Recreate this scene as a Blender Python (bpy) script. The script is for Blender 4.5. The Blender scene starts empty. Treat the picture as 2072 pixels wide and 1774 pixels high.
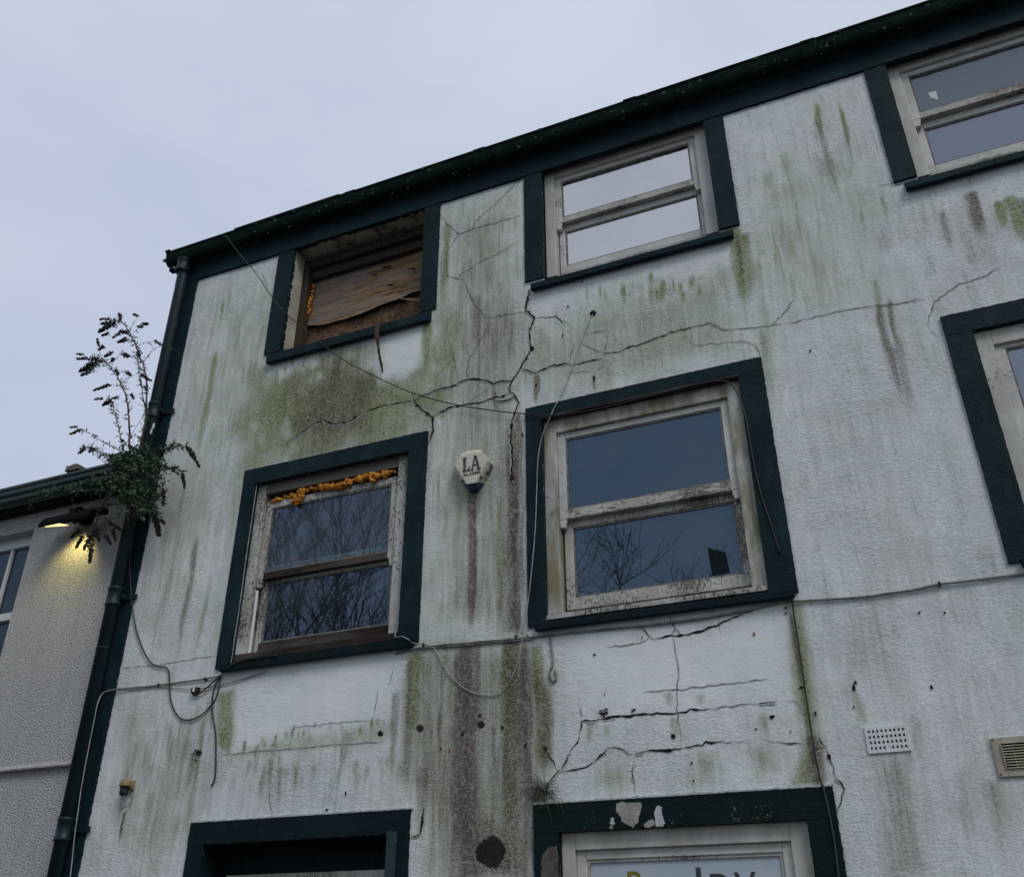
import bpy, bmesh, math, random
import numpy as np
from mathutils import Vector, Matrix
random.seed(7)
SC = bpy.context.scene
COL = SC.collection

# ------------------------------------------------------------------ camera model
F, P_, W_, R_ = 1881.65, .50618, .403474, -.003098
CAM = np.array([0., -5., 1.6])
fw = np.array([-math.sin(W_)*math.cos(P_), math.cos(W_)*math.cos(P_), math.sin(P_)])
rt = np.array([math.cos(W_), math.sin(W_), 0.]); up = np.cross(rt, fw)
rt, up = math.cos(R_)*rt+math.sin(R_)*up, -math.sin(R_)*rt+math.cos(R_)*up

def at(px, py, dep=0.):
    """a point of the photograph (2072 px wide) carried onto the plane `dep` metres behind the facade"""
    d = rt*(px-1036)/F-up*(py-887)/F+fw
    t = (5+dep)/d[1]
    return (d[0]*t, dep, d[2]*t+1.6)

cd = bpy.data.cameras.new('camera'); cam = bpy.data.objects.new('camera', cd); COL.objects.link(cam)
cd.sensor_width = 36; cd.lens = 36*F/2072; cd.clip_end = 3000; cd.clip_start = .05
m = Matrix([[rt[0], up[0], -fw[0], CAM[0]], [rt[1], up[1], -fw[1], CAM[1]], [rt[2], up[2], -fw[2], CAM[2]], [0, 0, 0, 1]])
cam.matrix_world = m
SC.camera = cam

# ------------------------------------------------------------------ node helpers
class NT:
    def __init__(s, nt): s.nt = nt
    def new(s, t, **kw):
        n = s.nt.nodes.new(t)
        for k, v in kw.items():
            if k.startswith('_'): setattr(n, k[1:], v)
            else:
                key = int(k[1:]) if k[0] == 'i' and k[1:].isdigit() else k.replace('_', ' ')
                s.put(n.inputs[key], v)
        return n
    def put(s, inp, v):
        if isinstance(v, bpy.types.NodeSocket): s.nt.links.new(v, inp)
        elif isinstance(v, (tuple, list)) and len(v) == 3 and inp.type == 'RGBA': inp.default_value = (*v, 1)
        else: inp.default_value = v
    def pos(s): return s.new('ShaderNodeNewGeometry').outputs['Position']
    def map(s, vec, sc=(1, 1, 1), rot=(0, 0, 0), loc=(0, 0, 0)):
        return s.new('ShaderNodeMapping', Vector=vec, Scale=sc, Rotation=rot, Location=loc).outputs[0]
    def noise(s, vec, sc, det=4, rough=.55, dist=0.):
        return s.new('ShaderNodeTexNoise', Vector=vec, Scale=sc, Detail=det, Roughness=rough, Distortion=dist).outputs[0]
    def voro(s, vec, sc, feat='F1'):
        return s.new('ShaderNodeTexVoronoi', _feature=feat, Vector=vec, Scale=sc).outputs['Distance']
    def math(s, op, a, b=0., c=False):
        n = s.new('ShaderNodeMath', _operation=op, i0=a, i1=b); n.use_clamp = c
        return n.outputs[0]
    def ss(s, x, lo, hi, a=0., b=1.):
        return s.new('ShaderNodeMapRange', _interpolation_type='SMOOTHSTEP', Value=x, From_Min=lo, From_Max=hi, To_Min=a, To_Max=b).outputs[0]
    def mix(s, f, a, b, mode='MIX'):
        n = s.new('ShaderNodeMix', _data_type='RGBA', _blend_type=mode)
        s.put(n.inputs[0], f); s.put(n.inputs[6], a); s.put(n.inputs[7], b)
        return n.outputs[2]
    def bump(s, h, dist, st=1.):
        return s.new('ShaderNodeBump', Height=h, Distance=dist, Strength=st).outputs[0]
    def sep(s, v): return s.new('ShaderNodeSeparateXYZ', Vector=v).outputs

def mat(name, col=None, rough=.6, metal=0., bump=None, emis=None, spec=.5):
    mt = bpy.data.materials.new(name); mt.use_nodes = True
    n = NT(mt.node_tree); n.b = mt.node_tree.nodes['Principled BSDF']; n.m = mt
    if col: n.put(n.b.inputs['Base Color'], col)
    n.b.inputs['Roughness'].default_value = rough; n.b.inputs['Metallic'].default_value = metal
    n.b.inputs['Specular IOR Level'].default_value = spec
    if emis: n.put(n.b.inputs['Emission Color'], emis[0]); n.b.inputs['Emission Strength'].default_value = emis[1]
    return n
def var(name, c1, c2, sc=6., rough=.6, bd=.002, bsc=60., stretch=(1, 1, 1), lo=.35, hi=.65, spec=.5):
    n = mat(name, None, rough, spec=spec); p = n.pos()
    f = n.ss(n.noise(n.map(p, stretch), sc, 6, .6), lo, hi)
    n.put(n.b.inputs['Base Color'], n.mix(f, c1, c2))
    if bd: n.put(n.b.inputs['Normal'], n.bump(n.noise(n.map(p, stretch), bsc, 4, .6), bd))
    return n.m

# ---- facade render: paint, dirt and algae; masks are painted per vertex, grain comes from noise
def wall_mat():
    n = mat('old_white_render', None, .85, spec=.2); p = n.pos()
    big2 = n.noise(p, 1.9, 3, .6)
    fine = n.noise(p, 125, 3, .68)
    coarse = n.noise(n.map(p, (1, 1, 1.5)), 46, 4, .66)
    trow = n.math('MULTIPLY', n.noise(n.map(p, (1, 1, 2.4), (0, .06, 0)), 15, 6, .66), n.ss(big2, .30, .70, .35, 1.9))
    big = n.noise(p, 1.3, 4, .6); med = n.noise(n.map(p, (1.6, 1, .8)), 3.1, 5, .65)
    strk = n.noise(n.map(p, (8, 1, .75)), 1.6, 8, .70, .15)
    strk2 = n.noise(n.map(p, (19, 1, 1.5), loc=(7, 0, 3)), 1.6, 8, .72, .15)
    a = n.new('ShaderNodeAttribute', _attribute_name='stain')
    cs = n.new('ShaderNodeSeparateColor', Color=a.outputs['Color']).outputs
    alg, brn, prp = cs[0], cs[1], cs[2]; clean = a.outputs['Alpha']
    mould = n.new('ShaderNodeAttribute', _attribute_name='mould').outputs['Fac']
    rough_amt = n.math('SUBTRACT', 1., n.math('MULTIPLY', clean, .5))
    grain = n.math('ADD', n.math('MULTIPLY', fine, .5), n.math('MULTIPLY', coarse, .5))
    pit = n.ss(grain, .57, .42)
    vein = n.ss(n.voro(n.map(n.mix(.22, p, n.new('ShaderNodeTexNoise', Vector=p, Scale=9., Detail=3.).outputs['Color'], 'ADD'), (1, 1, .55)), 17, 'DISTANCE_TO_EDGE'), .012, .06)
    notclean = n.math('SUBTRACT', 1., n.math('MULTIPLY', clean, .90))
    base = n.mix(n.ss(big, .3, .7), (.745, .778, .808), (.83, .85, .875))
    base = n.mix(n.math('MULTIPLY', n.math('MULTIPLY', pit, .34), notclean), base, (.35, .37, .355))
    # grey-green film over all but the repainted patches: broad, then in runs
    base = n.mix(n.math('MULTIPLY', n.math('MULTIPLY', n.ss(med, .36, .66), notclean), .26), base, (.44, .46, .42))
    film = n.math('MULTIPLY', n.math('MULTIPLY', n.ss(strk, .38, .68), n.ss(big, .25, .58)), notclean)
    film = n.math('MULTIPLY', film, n.ss(n.noise(n.map(p, (1.2, 1, 1.)), 2.6, 5, .6), .40, .62))
    base = n.mix(n.math('MULTIPLY', film, .46), base, (.32, .345, .27))
    f2 = n.math('MULTIPLY', n.math('MULTIPLY', n.ss(strk2, .50, .70), n.ss(n.noise(p, 2.3, 3), .40, .60)), notclean)
    base = n.mix(n.math('MULTIPLY', n.math('MULTIPLY', f2, n.math('ADD', .45, pit)), .36), base, (.20, .205, .14))
    def layer(base, mask, col, k0, extra):
        # the mask drives the strength, streak noise and the pits of the render break it up
        brk = n.math('ADD', n.math('MULTIPLY', strk2, .60), n.math('MULTIPLY', extra, .40))
        t = n.math('ADD', n.math('MULTIPLY', n.math('SUBTRACT', brk, .5), 1.75), n.math('MULTIPLY', n.math('SUBTRACT', mask, .42), 1.45))
        e = n.math('MULTIPLY', n.ss(t, -.46, .46), n.ss(mask, .015, .30))
        e = n.math('MULTIPLY', e, n.math('ADD', n.math('MULTIPLY', pit, .42), .52))
        e = n.math('ADD', e, n.math('MULTIPLY', n.math('MULTIPLY', mask, n.ss(med, .25, .70)), .26))
        return n.mix(n.math('MULTIPLY', e, k0, True), base, col)
    base = layer(base, alg, (.165, .205, .050), .94, coarse)
    base = layer(base, brn, (.098, .086, .050), .92, fine)
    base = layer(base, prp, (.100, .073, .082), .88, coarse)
    wv = n.math('MULTIPLY', n.math('SUBTRACT', 1., vein), n.ss(n.math('ADD', alg, n.math('ADD', brn, prp)), .45, 1.))
    base = n.mix(n.math('MULTIPLY', wv, .34), base, (.50, .50, .44))
    mk = n.ss(n.math('ADD', mould, n.math('MULTIPLY', n.math('SUBTRACT', coarse, .5), 1.5)), .36, .66)
    base = n.mix(n.math('MULTIPLY', mk, .96), base, (.014, .013, .012))
    n.put(n.b.inputs['Base Color'], base)
    h = n.math('ADD', n.math('MULTIPLY', n.math('ADD', n.math('MULTIPLY', fine, .55), n.math('MULTIPLY', coarse, .80)), rough_amt), n.math('MULTIPLY', trow, .62))
    h = n.math('MULTIPLY', h, n.ss(n.noise(n.map(p, loc=(3, 0, 5)), 1.5, 4, .6), .34, .66, .35, 1.25))
    n.put(n.b.inputs['Normal'], n.bump(h, .0078, .9))
    return n.m

def pebble_mat():
    n = mat('white_pebbledash', None, .85, spec=.25); p = n.pos()
    v = n.voro(n.map(p, (1, 1, 1.2)), 88); f = n.noise(p, 95, 5, .78); big = n.noise(p, 1.4, 4)
    h = n.math('ADD', n.math('MULTIPLY', n.ss(v, .75, .05), .9), n.math('MULTIPLY', f, .9))
    c = n.mix(n.ss(big, .3, .7), (.76, .775, .80), (.84, .85, .87))
    c = n.mix(n.math('MULTIPLY', n.ss(h, .72, .42), .68), c, (.26, .27, .28))
    c = n.mix(n.math('MULTIPLY', n.ss(n.noise(n.map(p, (6, 1, 1)), 1.5, 5), .5, .75), .25), c, (.34, .35, .29))
    n.put(n.b.inputs['Base Color'], c)
    n.put(n.b.inputs['Normal'], n.bump(h, .0185, 1.))
    return n.m

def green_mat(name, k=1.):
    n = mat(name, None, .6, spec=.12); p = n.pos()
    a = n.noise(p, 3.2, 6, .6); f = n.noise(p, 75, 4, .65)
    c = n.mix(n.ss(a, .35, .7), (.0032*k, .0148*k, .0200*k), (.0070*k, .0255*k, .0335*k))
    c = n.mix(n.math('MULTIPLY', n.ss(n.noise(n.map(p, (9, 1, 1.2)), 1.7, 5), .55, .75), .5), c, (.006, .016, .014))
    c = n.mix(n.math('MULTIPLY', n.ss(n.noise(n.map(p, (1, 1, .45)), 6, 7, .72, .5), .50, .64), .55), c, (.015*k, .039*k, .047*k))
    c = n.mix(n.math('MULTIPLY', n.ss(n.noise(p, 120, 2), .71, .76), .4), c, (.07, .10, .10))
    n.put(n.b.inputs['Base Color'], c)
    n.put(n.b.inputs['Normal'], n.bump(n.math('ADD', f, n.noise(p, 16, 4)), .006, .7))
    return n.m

def flake_green_mat():
    """green paint chipped down to the white below, as on the ground-floor lintel"""
    n = mat('chipped_green_paint', None, .62, spec=.1); p = n.pos()
    f = n.noise(p, 75, 4, .65)
    x, y, z = n.sep(p)
    low = n.ss(z, 2.285, 2.19); inx = n.math('MULTIPLY', n.ss(x, -1.85, -1.7), n.ss(x, -.55, -.62))
    ch = n.math('ADD', n.noise(p, 62, 6, .8), n.math('MULTIPLY', n.noise(n.map(p, (1, 1, .3)), 5.6, 2), .42))
    chips = n.math('MULTIPLY', n.ss(ch, .865, .885), n.math('MULTIPLY', n.math('MULTIPLY', low, inx), n.ss(z, 2.0, 2.15)))
    c = n.mix(n.ss(n.noise(p, 4, 5), .35, .7), (.0036, .0115, .0125), (.0060, .0175, .0195))  # green set darker than the upper trim, for dimmer light near the ground
    c = n.mix(chips, c, (.46, .48, .50))
    n.put(n.b.inputs['Base Color'], c)
    n.put(n.b.inputs['Normal'], n.bump(n.math('ADD', f, n.noise(p, 16, 4)), .008, .7))
    return n.m

def paint_mat(name, peel=.5, algae=.0, col=(.60, .605, .595), wood=(.045, .038, .032), zdir=True):
    """old white joinery paint; peel raises bare wood, algae stains it"""
    n = mat(name, None, .5, spec=.35); p = n.pos()
    st = (1, 1, .5) if zdir else (.4, 1, 1)
    a = n.noise(n.map(p, st), 78, 8, .76); b = n.noise(p, 2.6, 3)
    t = n.math('ADD', n.math('MULTIPLY', a, .72), n.math('MULTIPLY', b, .40))
    pm = n.ss(t, .80-.30*peel, .83-.30*peel)
    c = n.mix(n.ss(n.noise(n.map(p, st), 9, 5), .35, .7), col, tuple(v*.80 for v in col))
    if algae: c = n.mix(n.math('MULTIPLY', n.ss(n.noise(n.map(p, (1, 1, .3)), 8, 6, .65), .32, .62), algae), c, (.20, .19, .10))
    c = n.mix(n.math('MULTIPLY', n.ss(n.noise(p, 170, 3, .6), .625, .68), n.ss(b, .40, .58)), c, (.07, .065, .06))
    c = n.mix(n.math('MULTIPLY', n.ss(n.noise(p, 6, 5, .7), .42, .72), .34), c, (.30, .29, .25))
    c = n.mix(n.math('MULTIPLY', pm, .85), c, n.mix(n.noise(n.map(p, st), 60, 3), wood, tuple(v*2.6 for v in wood)))
    n.put(n.b.inputs['Base Color'], c)
    n.put(n.b.inputs['Normal'], n.bump(n.math('SUBTRACT', n.math('MULTIPLY', a, .3), pm), .0025, .8))
    return n.m

def wood_mat(name, c1, c2, c3, sc=(1.2, 1, 16), bd=.006):
    n = mat(name, None, .8, spec=.2); p = n.pos()
    g = n.noise(n.map(p, sc, (0, .02, 0)), 3.5, 8, .68, .6); b = n.noise(n.map(p, (.8, 1, 3)), 2.2, 4)
    c = n.mix(n.ss(g, .3, .7), c1, c2); c = n.mix(n.ss(b, .40, .64), c, c3)
    c = n.mix(n.ss(n.noise(n.map(p, sc), 9, 4), .62, .70), c, (.03, .02, .013))
    n.put(n.b.inputs['Base Color'], c); n.put(n.b.inputs['Normal'], n.bump(g, bd, .9))
    return n.m

def glass_mat(name, refl, tint=(.62, .78, 1.), dirt=.06, haze=(.30, .34, .36)):
    """window glass: mirror of the sky and trees over a view into the room, with a film of dirt and a broad painted haze"""
    mt = bpy.data.materials.new(name); mt.use_nodes = True; n = NT(mt.node_tree)
    for x in list(mt.node_tree.nodes): mt.node_tree.nodes.remove(x)
    p = n.pos()
    bmp = n.bump(n.noise(p, 2.0, 1), .004, .16)
    gl = n.new('ShaderNodeBsdfGlossy', Color=tint, Roughness=.014, Normal=bmp).outputs[0]
    tr = n.new('ShaderNodeBsdfTransparent', Color=(.80, .86, .88)).outputs[0]
    ge = n.new('ShaderNodeNewGeometry'); cs = n.math('ABSOLUTE', n.new('ShaderNodeVectorMath', _operation='DOT_PRODUCT', i0=ge.outputs['Incoming'], i1=ge.outputs['Normal']).outputs['Value'])
    fr = n.math('POWER', n.math('SUBTRACT', 1., cs), 5.)
    fac = n.math('ADD', n.math('MULTIPLY', fr, .9), refl, True)
    s = n.new('ShaderNodeMixShader', i0=fac, i1=tr, i2=gl).outputs[0]
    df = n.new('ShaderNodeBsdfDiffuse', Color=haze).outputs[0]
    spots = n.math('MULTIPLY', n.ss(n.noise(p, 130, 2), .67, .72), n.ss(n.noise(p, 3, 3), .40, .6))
    d = n.math('ADD', n.math('MULTIPLY', n.math('ADD', n.math('MULTIPLY', n.ss(n.noise(p, 5, 6, .7), .35, .75), .5), n.ss(n.noise(n.map(p, loc=(2, 0, 9)), 1.1, 3), .35, .65)), dirt), n.math('MULTIPLY', spots, dirt*4), True)  # broad noise term is painted haze, varying how bright the reflection looks
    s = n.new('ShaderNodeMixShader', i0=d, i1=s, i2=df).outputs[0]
    o = n.new('ShaderNodeOutputMaterial'); n.nt.links.new(s, o.inputs[0])
    return mt

M = dict(
    wall=wall_mat(), pebble=pebble_mat(),
    green=green_mat('dark_green_masonry_paint', 1.), flaked=flake_green_mat(),
    darkgreen=green_mat('darkened_green_paint', .65),  # trim green scaled down, for dark fittings and the dimmer lower facade
    pipe=var('green_pipe_paint', (.005, .019, .024), (.003, .012, .015), 4, .45, .001, 40, spec=.3),
    gutter=var('mossy_gutter', (.0026, .0105, .0105), (.010, .021, .014), 7, .85, .009, 30, lo=.44, hi=.70, spec=.08),
    moss=var('grey_lichen', (.02, .034, .022), (.06, .07, .05), 20, .9, .01, 50),
    crack=mat('crack_dark', (.020, .018, .015), .95, spec=.0).m,  # near-black for the dark inside cracks, and for black spots
    hair=mat('hairline_dark', (.17, .17, .16), .95, spec=.0).m,
    lip=var('broken_render_lip', (.60, .62, .62), (.42, .43, .40), 40, .9, .002, 120),
    rust=mat('rust', (.22, .075, .018), .9, spec=.1).m,
    greydark=var('dark_bare_cement', (.055, .055, .05), (.12, .115, .10), 14, .9, .006, 60), flakewhite=var('flaked_white', (.50, .52, .54), (.38, .39, .40), 25, .8, .003, 80),
    grey=var('bare_cement', (.27, .26, .25), (.36, .345, .33), 12, .9, .006, 60),
    paint=paint_mat('worn_white_paint', .44, .22), paint_s=paint_mat('worn_white_sash', .50, zdir=False),
    paint_old=paint_mat('peeling_white_paint', .70, .40), paint_alg=paint_mat('algae_white_paint', .50, .95),
    railm=paint_mat('dirty_meeting_rail', .70, .25, (.56, .56, .54), zdir=False),
    bare=wood_mat('weathered_bare_wood', (.016, .011, .009), (.040, .028, .023), (.085, .07, .066), (1.2, 1, 20)),
    dirtyhead=paint_mat('mouldy_head_paint', 1.25, .25, zdir=False),
    putty=var('dark_putty', (.10, .095, .085), (.22, .215, .20), 30, .8, .001, 80),
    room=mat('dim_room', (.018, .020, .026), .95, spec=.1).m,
    foam=var('orange_foam', (.60, .25, .016), (.36, .13, .010), 18, .6, .006, 45, spec=.4),
    cream=var('cream_reveal', (.50, .48, .39), (.36, .345, .28), 6, .8, .003, 60),
    soffit=var('dirty_cream_soffit', (.44, .41, .30), (.10, .09, .065), 8, .8, .004, 50, lo=.42, hi=.62),
    plank=wood_mat('weathered_plywood', (.055, .029, .016), (.42, .25, .125), (.25, .20, .17), (.8, 1, 8), .026),
    chip=var('rotten_chipboard', (.085, .040, .022), (.21, .125, .072), 24, .95, .014, 55),
    oldwood=wood_mat('brown_lining_wood', (.035, .022, .014), (.075, .05, .032), (.05, .04, .03), (16, 1, 1.2)),
    cableb=mat('black_cable', (.012, .013, .014), .45).m, cablew=var('white_cable', (.40, .41, .39), (.24, .25, .22), 16, .5, 0),
    cableg=var('painted_grey_cable', (.27, .275, .26), (.13, .13, .12), 14, .6, 0),
    cablegreen=mat('painted_green_cable', (.02, .045, .048), .5).m,
    cream_pl=var('yellowed_plastic', (.60, .575, .47), (.47, .445, .35), 9, .45, .0006, 80, lo=.45, hi=.75),
    mould_pl=var('mouldy_plastic', (.44, .42, .33), (.045, .05, .03), 17, .6, .001, 80, lo=.42, hi=.58),
    blue_pl=mat('blue_lens', (.006, .030, .105), .22).m,
    ink=var('worn_ink', (.025, .03, .035), (.13, .13, .125), 45, .6, 0, lo=.42, hi=.70),
    inkdark=mat('dark_ink', (.03, .035, .04), .6).m,
    black=mat('black_rubber', (.012, .012, .012), .7).m,
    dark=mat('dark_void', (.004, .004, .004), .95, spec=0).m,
    tan=var('tan_dome', (.20, .135, .06), (.30, .22, .11), 25, .6, .001, 60),
    vent=var('beige_vent_plastic', (.40, .37, .31), (.28, .255, .21), 7, .55, .001, 60),
    slat=var('cream_vent_slats', (.50, .475, .38), (.33, .31, .22), 9, .5, 0),
    stem=var('shrub_stem', (.055, .032, .026), (.10, .065, .045), 12, .8, 0),
    leaf=var('shrub_leaf', (.018, .048, .018), (.042, .095, .036), 14, .55, 0),
    seed=var('dead_flower_heads', (.012, .014, .012), (.030, .026, .022), 30, .9, 0),
    grassm=var('tuft_blades', (.030, .045, .014), (.075, .08, .030), 30, .7, 0),
    bark=mat('bare_tree_bark', (.075, .072, .070), .9, spec=.1).m,
    bank=var('wooded_bank', (.020, .024, .016), (.05, .05, .035), .6, .95, 0),
    asphalt=var('asphalt', (.045, .046, .048), (.07, .07, .07), 3, .85, .006, 60),
    slate=var('roof_slate', (.05, .052, .058), (.085, .085, .09), 5, .7, .004, 20),
    brickside=var('side_render', (.42, .42, .42), (.5, .5, .5), 3, .9, .006, 60),
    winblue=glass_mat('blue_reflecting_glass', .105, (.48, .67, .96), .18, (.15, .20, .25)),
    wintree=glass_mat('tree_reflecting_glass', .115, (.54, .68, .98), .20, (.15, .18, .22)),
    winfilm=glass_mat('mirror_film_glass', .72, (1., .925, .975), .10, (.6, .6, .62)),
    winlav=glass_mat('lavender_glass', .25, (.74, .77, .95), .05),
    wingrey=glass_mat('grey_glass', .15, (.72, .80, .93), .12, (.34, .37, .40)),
    panel=var('pale_blue_sign_panel', (.46, .54, .62), (.42, .50, .59), 3, .35, 0),
    olive=mat('olive_lettering', (.20, .17, .008), .5).m, slatey=mat('slate_lettering', (.03, .045, .055), .5).m,
    blind=mat('white_blind', (.72, .72, .74), .8).m, sticker=mat('torn_paper', (.62, .70, .70), .8).m,
    ledge=var('pale_inner_ledge', (.38, .50, .50), (.30, .40, .40), 20, .6, .002, 60),
    whitefr=mat('neighbour_white_frame', (.60, .62, .64), .4).m,
    nbgut=var('neighbour_gutter', (.010, .024, .030), (.018, .036, .042), 4, .38, 0, spec=.5),
    lampm=mat('black_lamp_housing', (.006, .007, .008), .85, spec=.05).m,
    lens=mat('lit_lens', (1, .9, .5), .3, emis=((1., .80, .30), 1.5)).m,
)

# ------------------------------------------------------------------ mesh helpers
class MB:
    def __init__(s): s.v, s.f, s.mi, s.cur = [], [], [], 0
    def add(s, vs, fs):
        o = len(s.v); s.v += [tuple(map(float, q)) for q in vs]
        s.f += [tuple(o+i for i in q) for q in fs]; s.mi += [s.cur]*len(fs)
    def box(s, x0, x1, y0, y1, z0, z1):
        v = [(x, y, z) for z in (z0, z1) for y in (y0, y1) for x in (x0, x1)]
        s.add(v, [(0, 2, 3, 1), (4, 5, 7, 6), (0, 1, 5, 4), (2, 6, 7, 3), (0, 4, 6, 2), (1, 3, 7, 5)]); return s
    def prism(s, prof, x0, x1):
        """profile of (y,z) points swept along x"""
        n = len(prof)
        s.add([(x, y, z) for x in (x0, x1) for y, z in prof],
              [(i, (i+1) % n, n+(i+1) % n, n+i) for i in range(n)]+[tuple(range(n-1, -1, -1)), tuple(range(n, 2*n))]); return s
    def slab(s, poly, y0, y1):
        """polygon of (x,z) points with thickness from y0 to y1"""
        n = len(poly)
        s.add([(x, y0, z) for x, z in poly]+[(x, y1, z) for x, z in poly],
              [tuple(range(n)), tuple(range(2*n-1, n-1, -1))]+[(i, n+i, n+(i+1) % n, (i+1) % n) for i in range(n)]); return s
    def tube(s, pts, r, n=6, cap=True):
        pts = [Vector(q) for q in pts]; rs = r if isinstance(r, (list, tuple)) else [r]*len(pts)
        vs, fs = [], []; pv = None
        for i, q in enumerate(pts):
            t = (pts[min(i+1, len(pts)-1)]-pts[max(i-1, 0)])
            t = t.normalized() if t.length > 1e-9 else Vector((0, 0, 1))
            if pv is None: pv = t.cross(Vector((.13, .97, .2))).normalized()
            pv = (pv-t*pv.dot(t))
            pv = pv.normalized() if pv.length > 1e-6 else t.orthogonal().normalized()
            b = t.cross(pv)
            for k in range(n):
                a = 2*math.pi*k/n; vs.append(q+(pv*math.cos(a)+b*math.sin(a))*rs[i])
        for i in range(len(pts)-1):
            for k in range(n): fs.append((i*n+k, i*n+(k+1) % n, (i+1)*n+(k+1) % n, (i+1)*n+k))
        if cap and n > 2: fs += [tuple(range(n-1, -1, -1)), tuple(range((len(pts)-1)*n, len(pts)*n))]
        s.add(vs, fs); return s
    def lathe(s, c, prof, n=20, axis='z'):
        """profile of (radius, offset) about an axis through c"""
        vs = []
        for r, o in prof:
            for k in range(n):
                a = 2*math.pi*k/n; u, w = r*math.cos(a), r*math.sin(a)
                vs.append((c[0]+u, c[1]+w, c[2]+o) if axis == 'z' else (c[0]+u, c[1]+o, c[2]+w))
        fs = [(i*n+k, i*n+(k+1) % n, (i+1)*n+(k+1) % n, (i+1)*n+k) for i in range(len(prof)-1) for k in range(n)]
        fs += [tuple(range(n-1, -1, -1)), tuple(range((len(prof)-1)*n, len(prof)*n))]
        s.add(vs, fs); return s

ORG = {}
def obj(name, mb, mats, parent=None, loc=None, bevel=0., smooth=False, seg=2):
    if not isinstance(mats, (list, tuple)): mats = [mats]
    if parent is not None: org = ORG[parent.name]
    else: org = loc or (0, 0, 0)
    me = bpy.data.meshes.new(name)
    me.from_pydata([(x-org[0], y-org[1], z-org[2]) for x, y, z in mb.v], [], mb.f)
    for mm in mats: me.materials.append(mm)
    if len(mats) > 1: me.polygons.foreach_set('material_index', mb.mi)
    bm = bmesh.new(); bm.from_mesh(me); bmesh.ops.recalc_face_normals(bm, faces=bm.faces); bm.to_mesh(me); bm.free()
    if smooth: me.polygons.foreach_set('use_smooth', [True]*len(me.polygons))
    o = bpy.data.objects.new(name, me); COL.objects.link(o)
    if parent is not None: o.parent = parent
    else: o.location = org
    ORG[o.name] = org
    if bevel:
        b = o.modifiers.new('bevel', 'BEVEL'); b.width = bevel; b.segments = seg; b.limit_method = 'ANGLE'; b.angle_limit = .7
    return o
def tag(o, label=None, cat=None, group=None, kind=None):
    if label: o['label'] = label
    if cat: o['category'] = cat
    if group: o['group'] = group
    if kind: o['kind'] = kind
    return o
def thing(name, loc, label, cat, group=None):
    o = bpy.data.objects.new(name, None); COL.objects.link(o); o.location = loc; o.empty_display_size = .2
    ORG[o.name] = tuple(loc); return tag(o, label, cat, group)
def smooth_path(pts, k=6):
    pts = [Vector(q) for q in pts]; out = []
    for i in range(len(pts)-1):
        p0, p1, p2, p3 = pts[max(i-1, 0)], pts[i], pts[i+1], pts[min(i+2, len(pts)-1)]
        for j in range(k):
            t = j/k; out.append(.5*((2*p1)+(p2-p0)*t+(2*p0-5*p1+4*p2-p3)*t*t+(3*p1-p0-3*p2+p3)*t**3))
    return out+[pts[-1]]
def txt(body, size, bold=0.):
    c = bpy.data.curves.new('t', 'FONT'); c.body = body; c.size = size; c.offset = bold
    o = bpy.data.objects.new('t', c); COL.objects.link(o)
    bpy.context.view_layer.update()
    me = o.to_mesh(); vs = [v.co.copy() for v in me.vertices]; fs = [tuple(q.vertices) for q in me.polygons]
    o.to_mesh_clear(); bpy.data.objects.remove(o); bpy.data.curves.remove(c)
    return vs, fs

# ------------------------------------------------------------------ noise in numpy
def vn(x, z, seed=0):
    xi, zi = np.floor(x).astype(np.int64), np.floor(z).astype(np.int64); fx, fz = x-xi, z-zi
    fx, fz = fx*fx*(3-2*fx), fz*fz*(3-2*fz)
    def h(a, b):
        q = (a*374761393+b*668265263+seed*974711) & 0xffffffff
        q = ((q ^ (q >> 13))*1274126177) & 0xffffffff
        return ((q ^ (q >> 16)) & 0xffff)/65535.
    return (h(xi, zi)*(1-fx)+h(xi+1, zi)*fx)*(1-fz)+(h(xi, zi+1)*(1-fx)+h(xi+1, zi+1)*fx)*fz
def fbm(x, z, seed=0, o=4):
    s, a, t = 0., 1., 0.
    for i in range(o): s = s+a*vn(x*2**i, z*2**i, seed+i); t += a; a *= .55
    return s/t
def undul(x, z):
    x, z = np.asarray(x, float), np.asarray(z, float)
    return (fbm(x*1.7, z*1.7, 5, 4)-.5)*.014

# ------------------------------------------------------------------ dimensions of the facade
XL, XR = -5.445, 4.6
ZTOP = 7.06
HOLES = {   # name: x0, x1, z0, z1 of each opening
    'tl': (-4.165, -2.893, 5.86, 6.93), 'tc': (-1.876, -.602, 5.86, 6.955), 'tr': (.655, 1.93, 5.86, 6.945), 'tx': (3.2, 4.45, 5.86, 6.945),
    'ml': (-4.215, -2.915, 3.31, 4.68), 'mc': (-1.915, -.615, 3.31, 4.715), 'mr': (.706, 2.005, 3.31, 4.68), 'mx': (3.25, 4.5, 3.31, 4.68),
    'bl': (-4.21, -2.912, .30, 2.20), 'bc': (-1.868, -.589, .80, 2.166), 'br': (.70, 2.0, .80, 2.18)}

house = thing('terrace_house', (-.4, 0, 0), 'tall whitewashed terrace house with cracked stained render and dark green trim', 'house')

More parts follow.
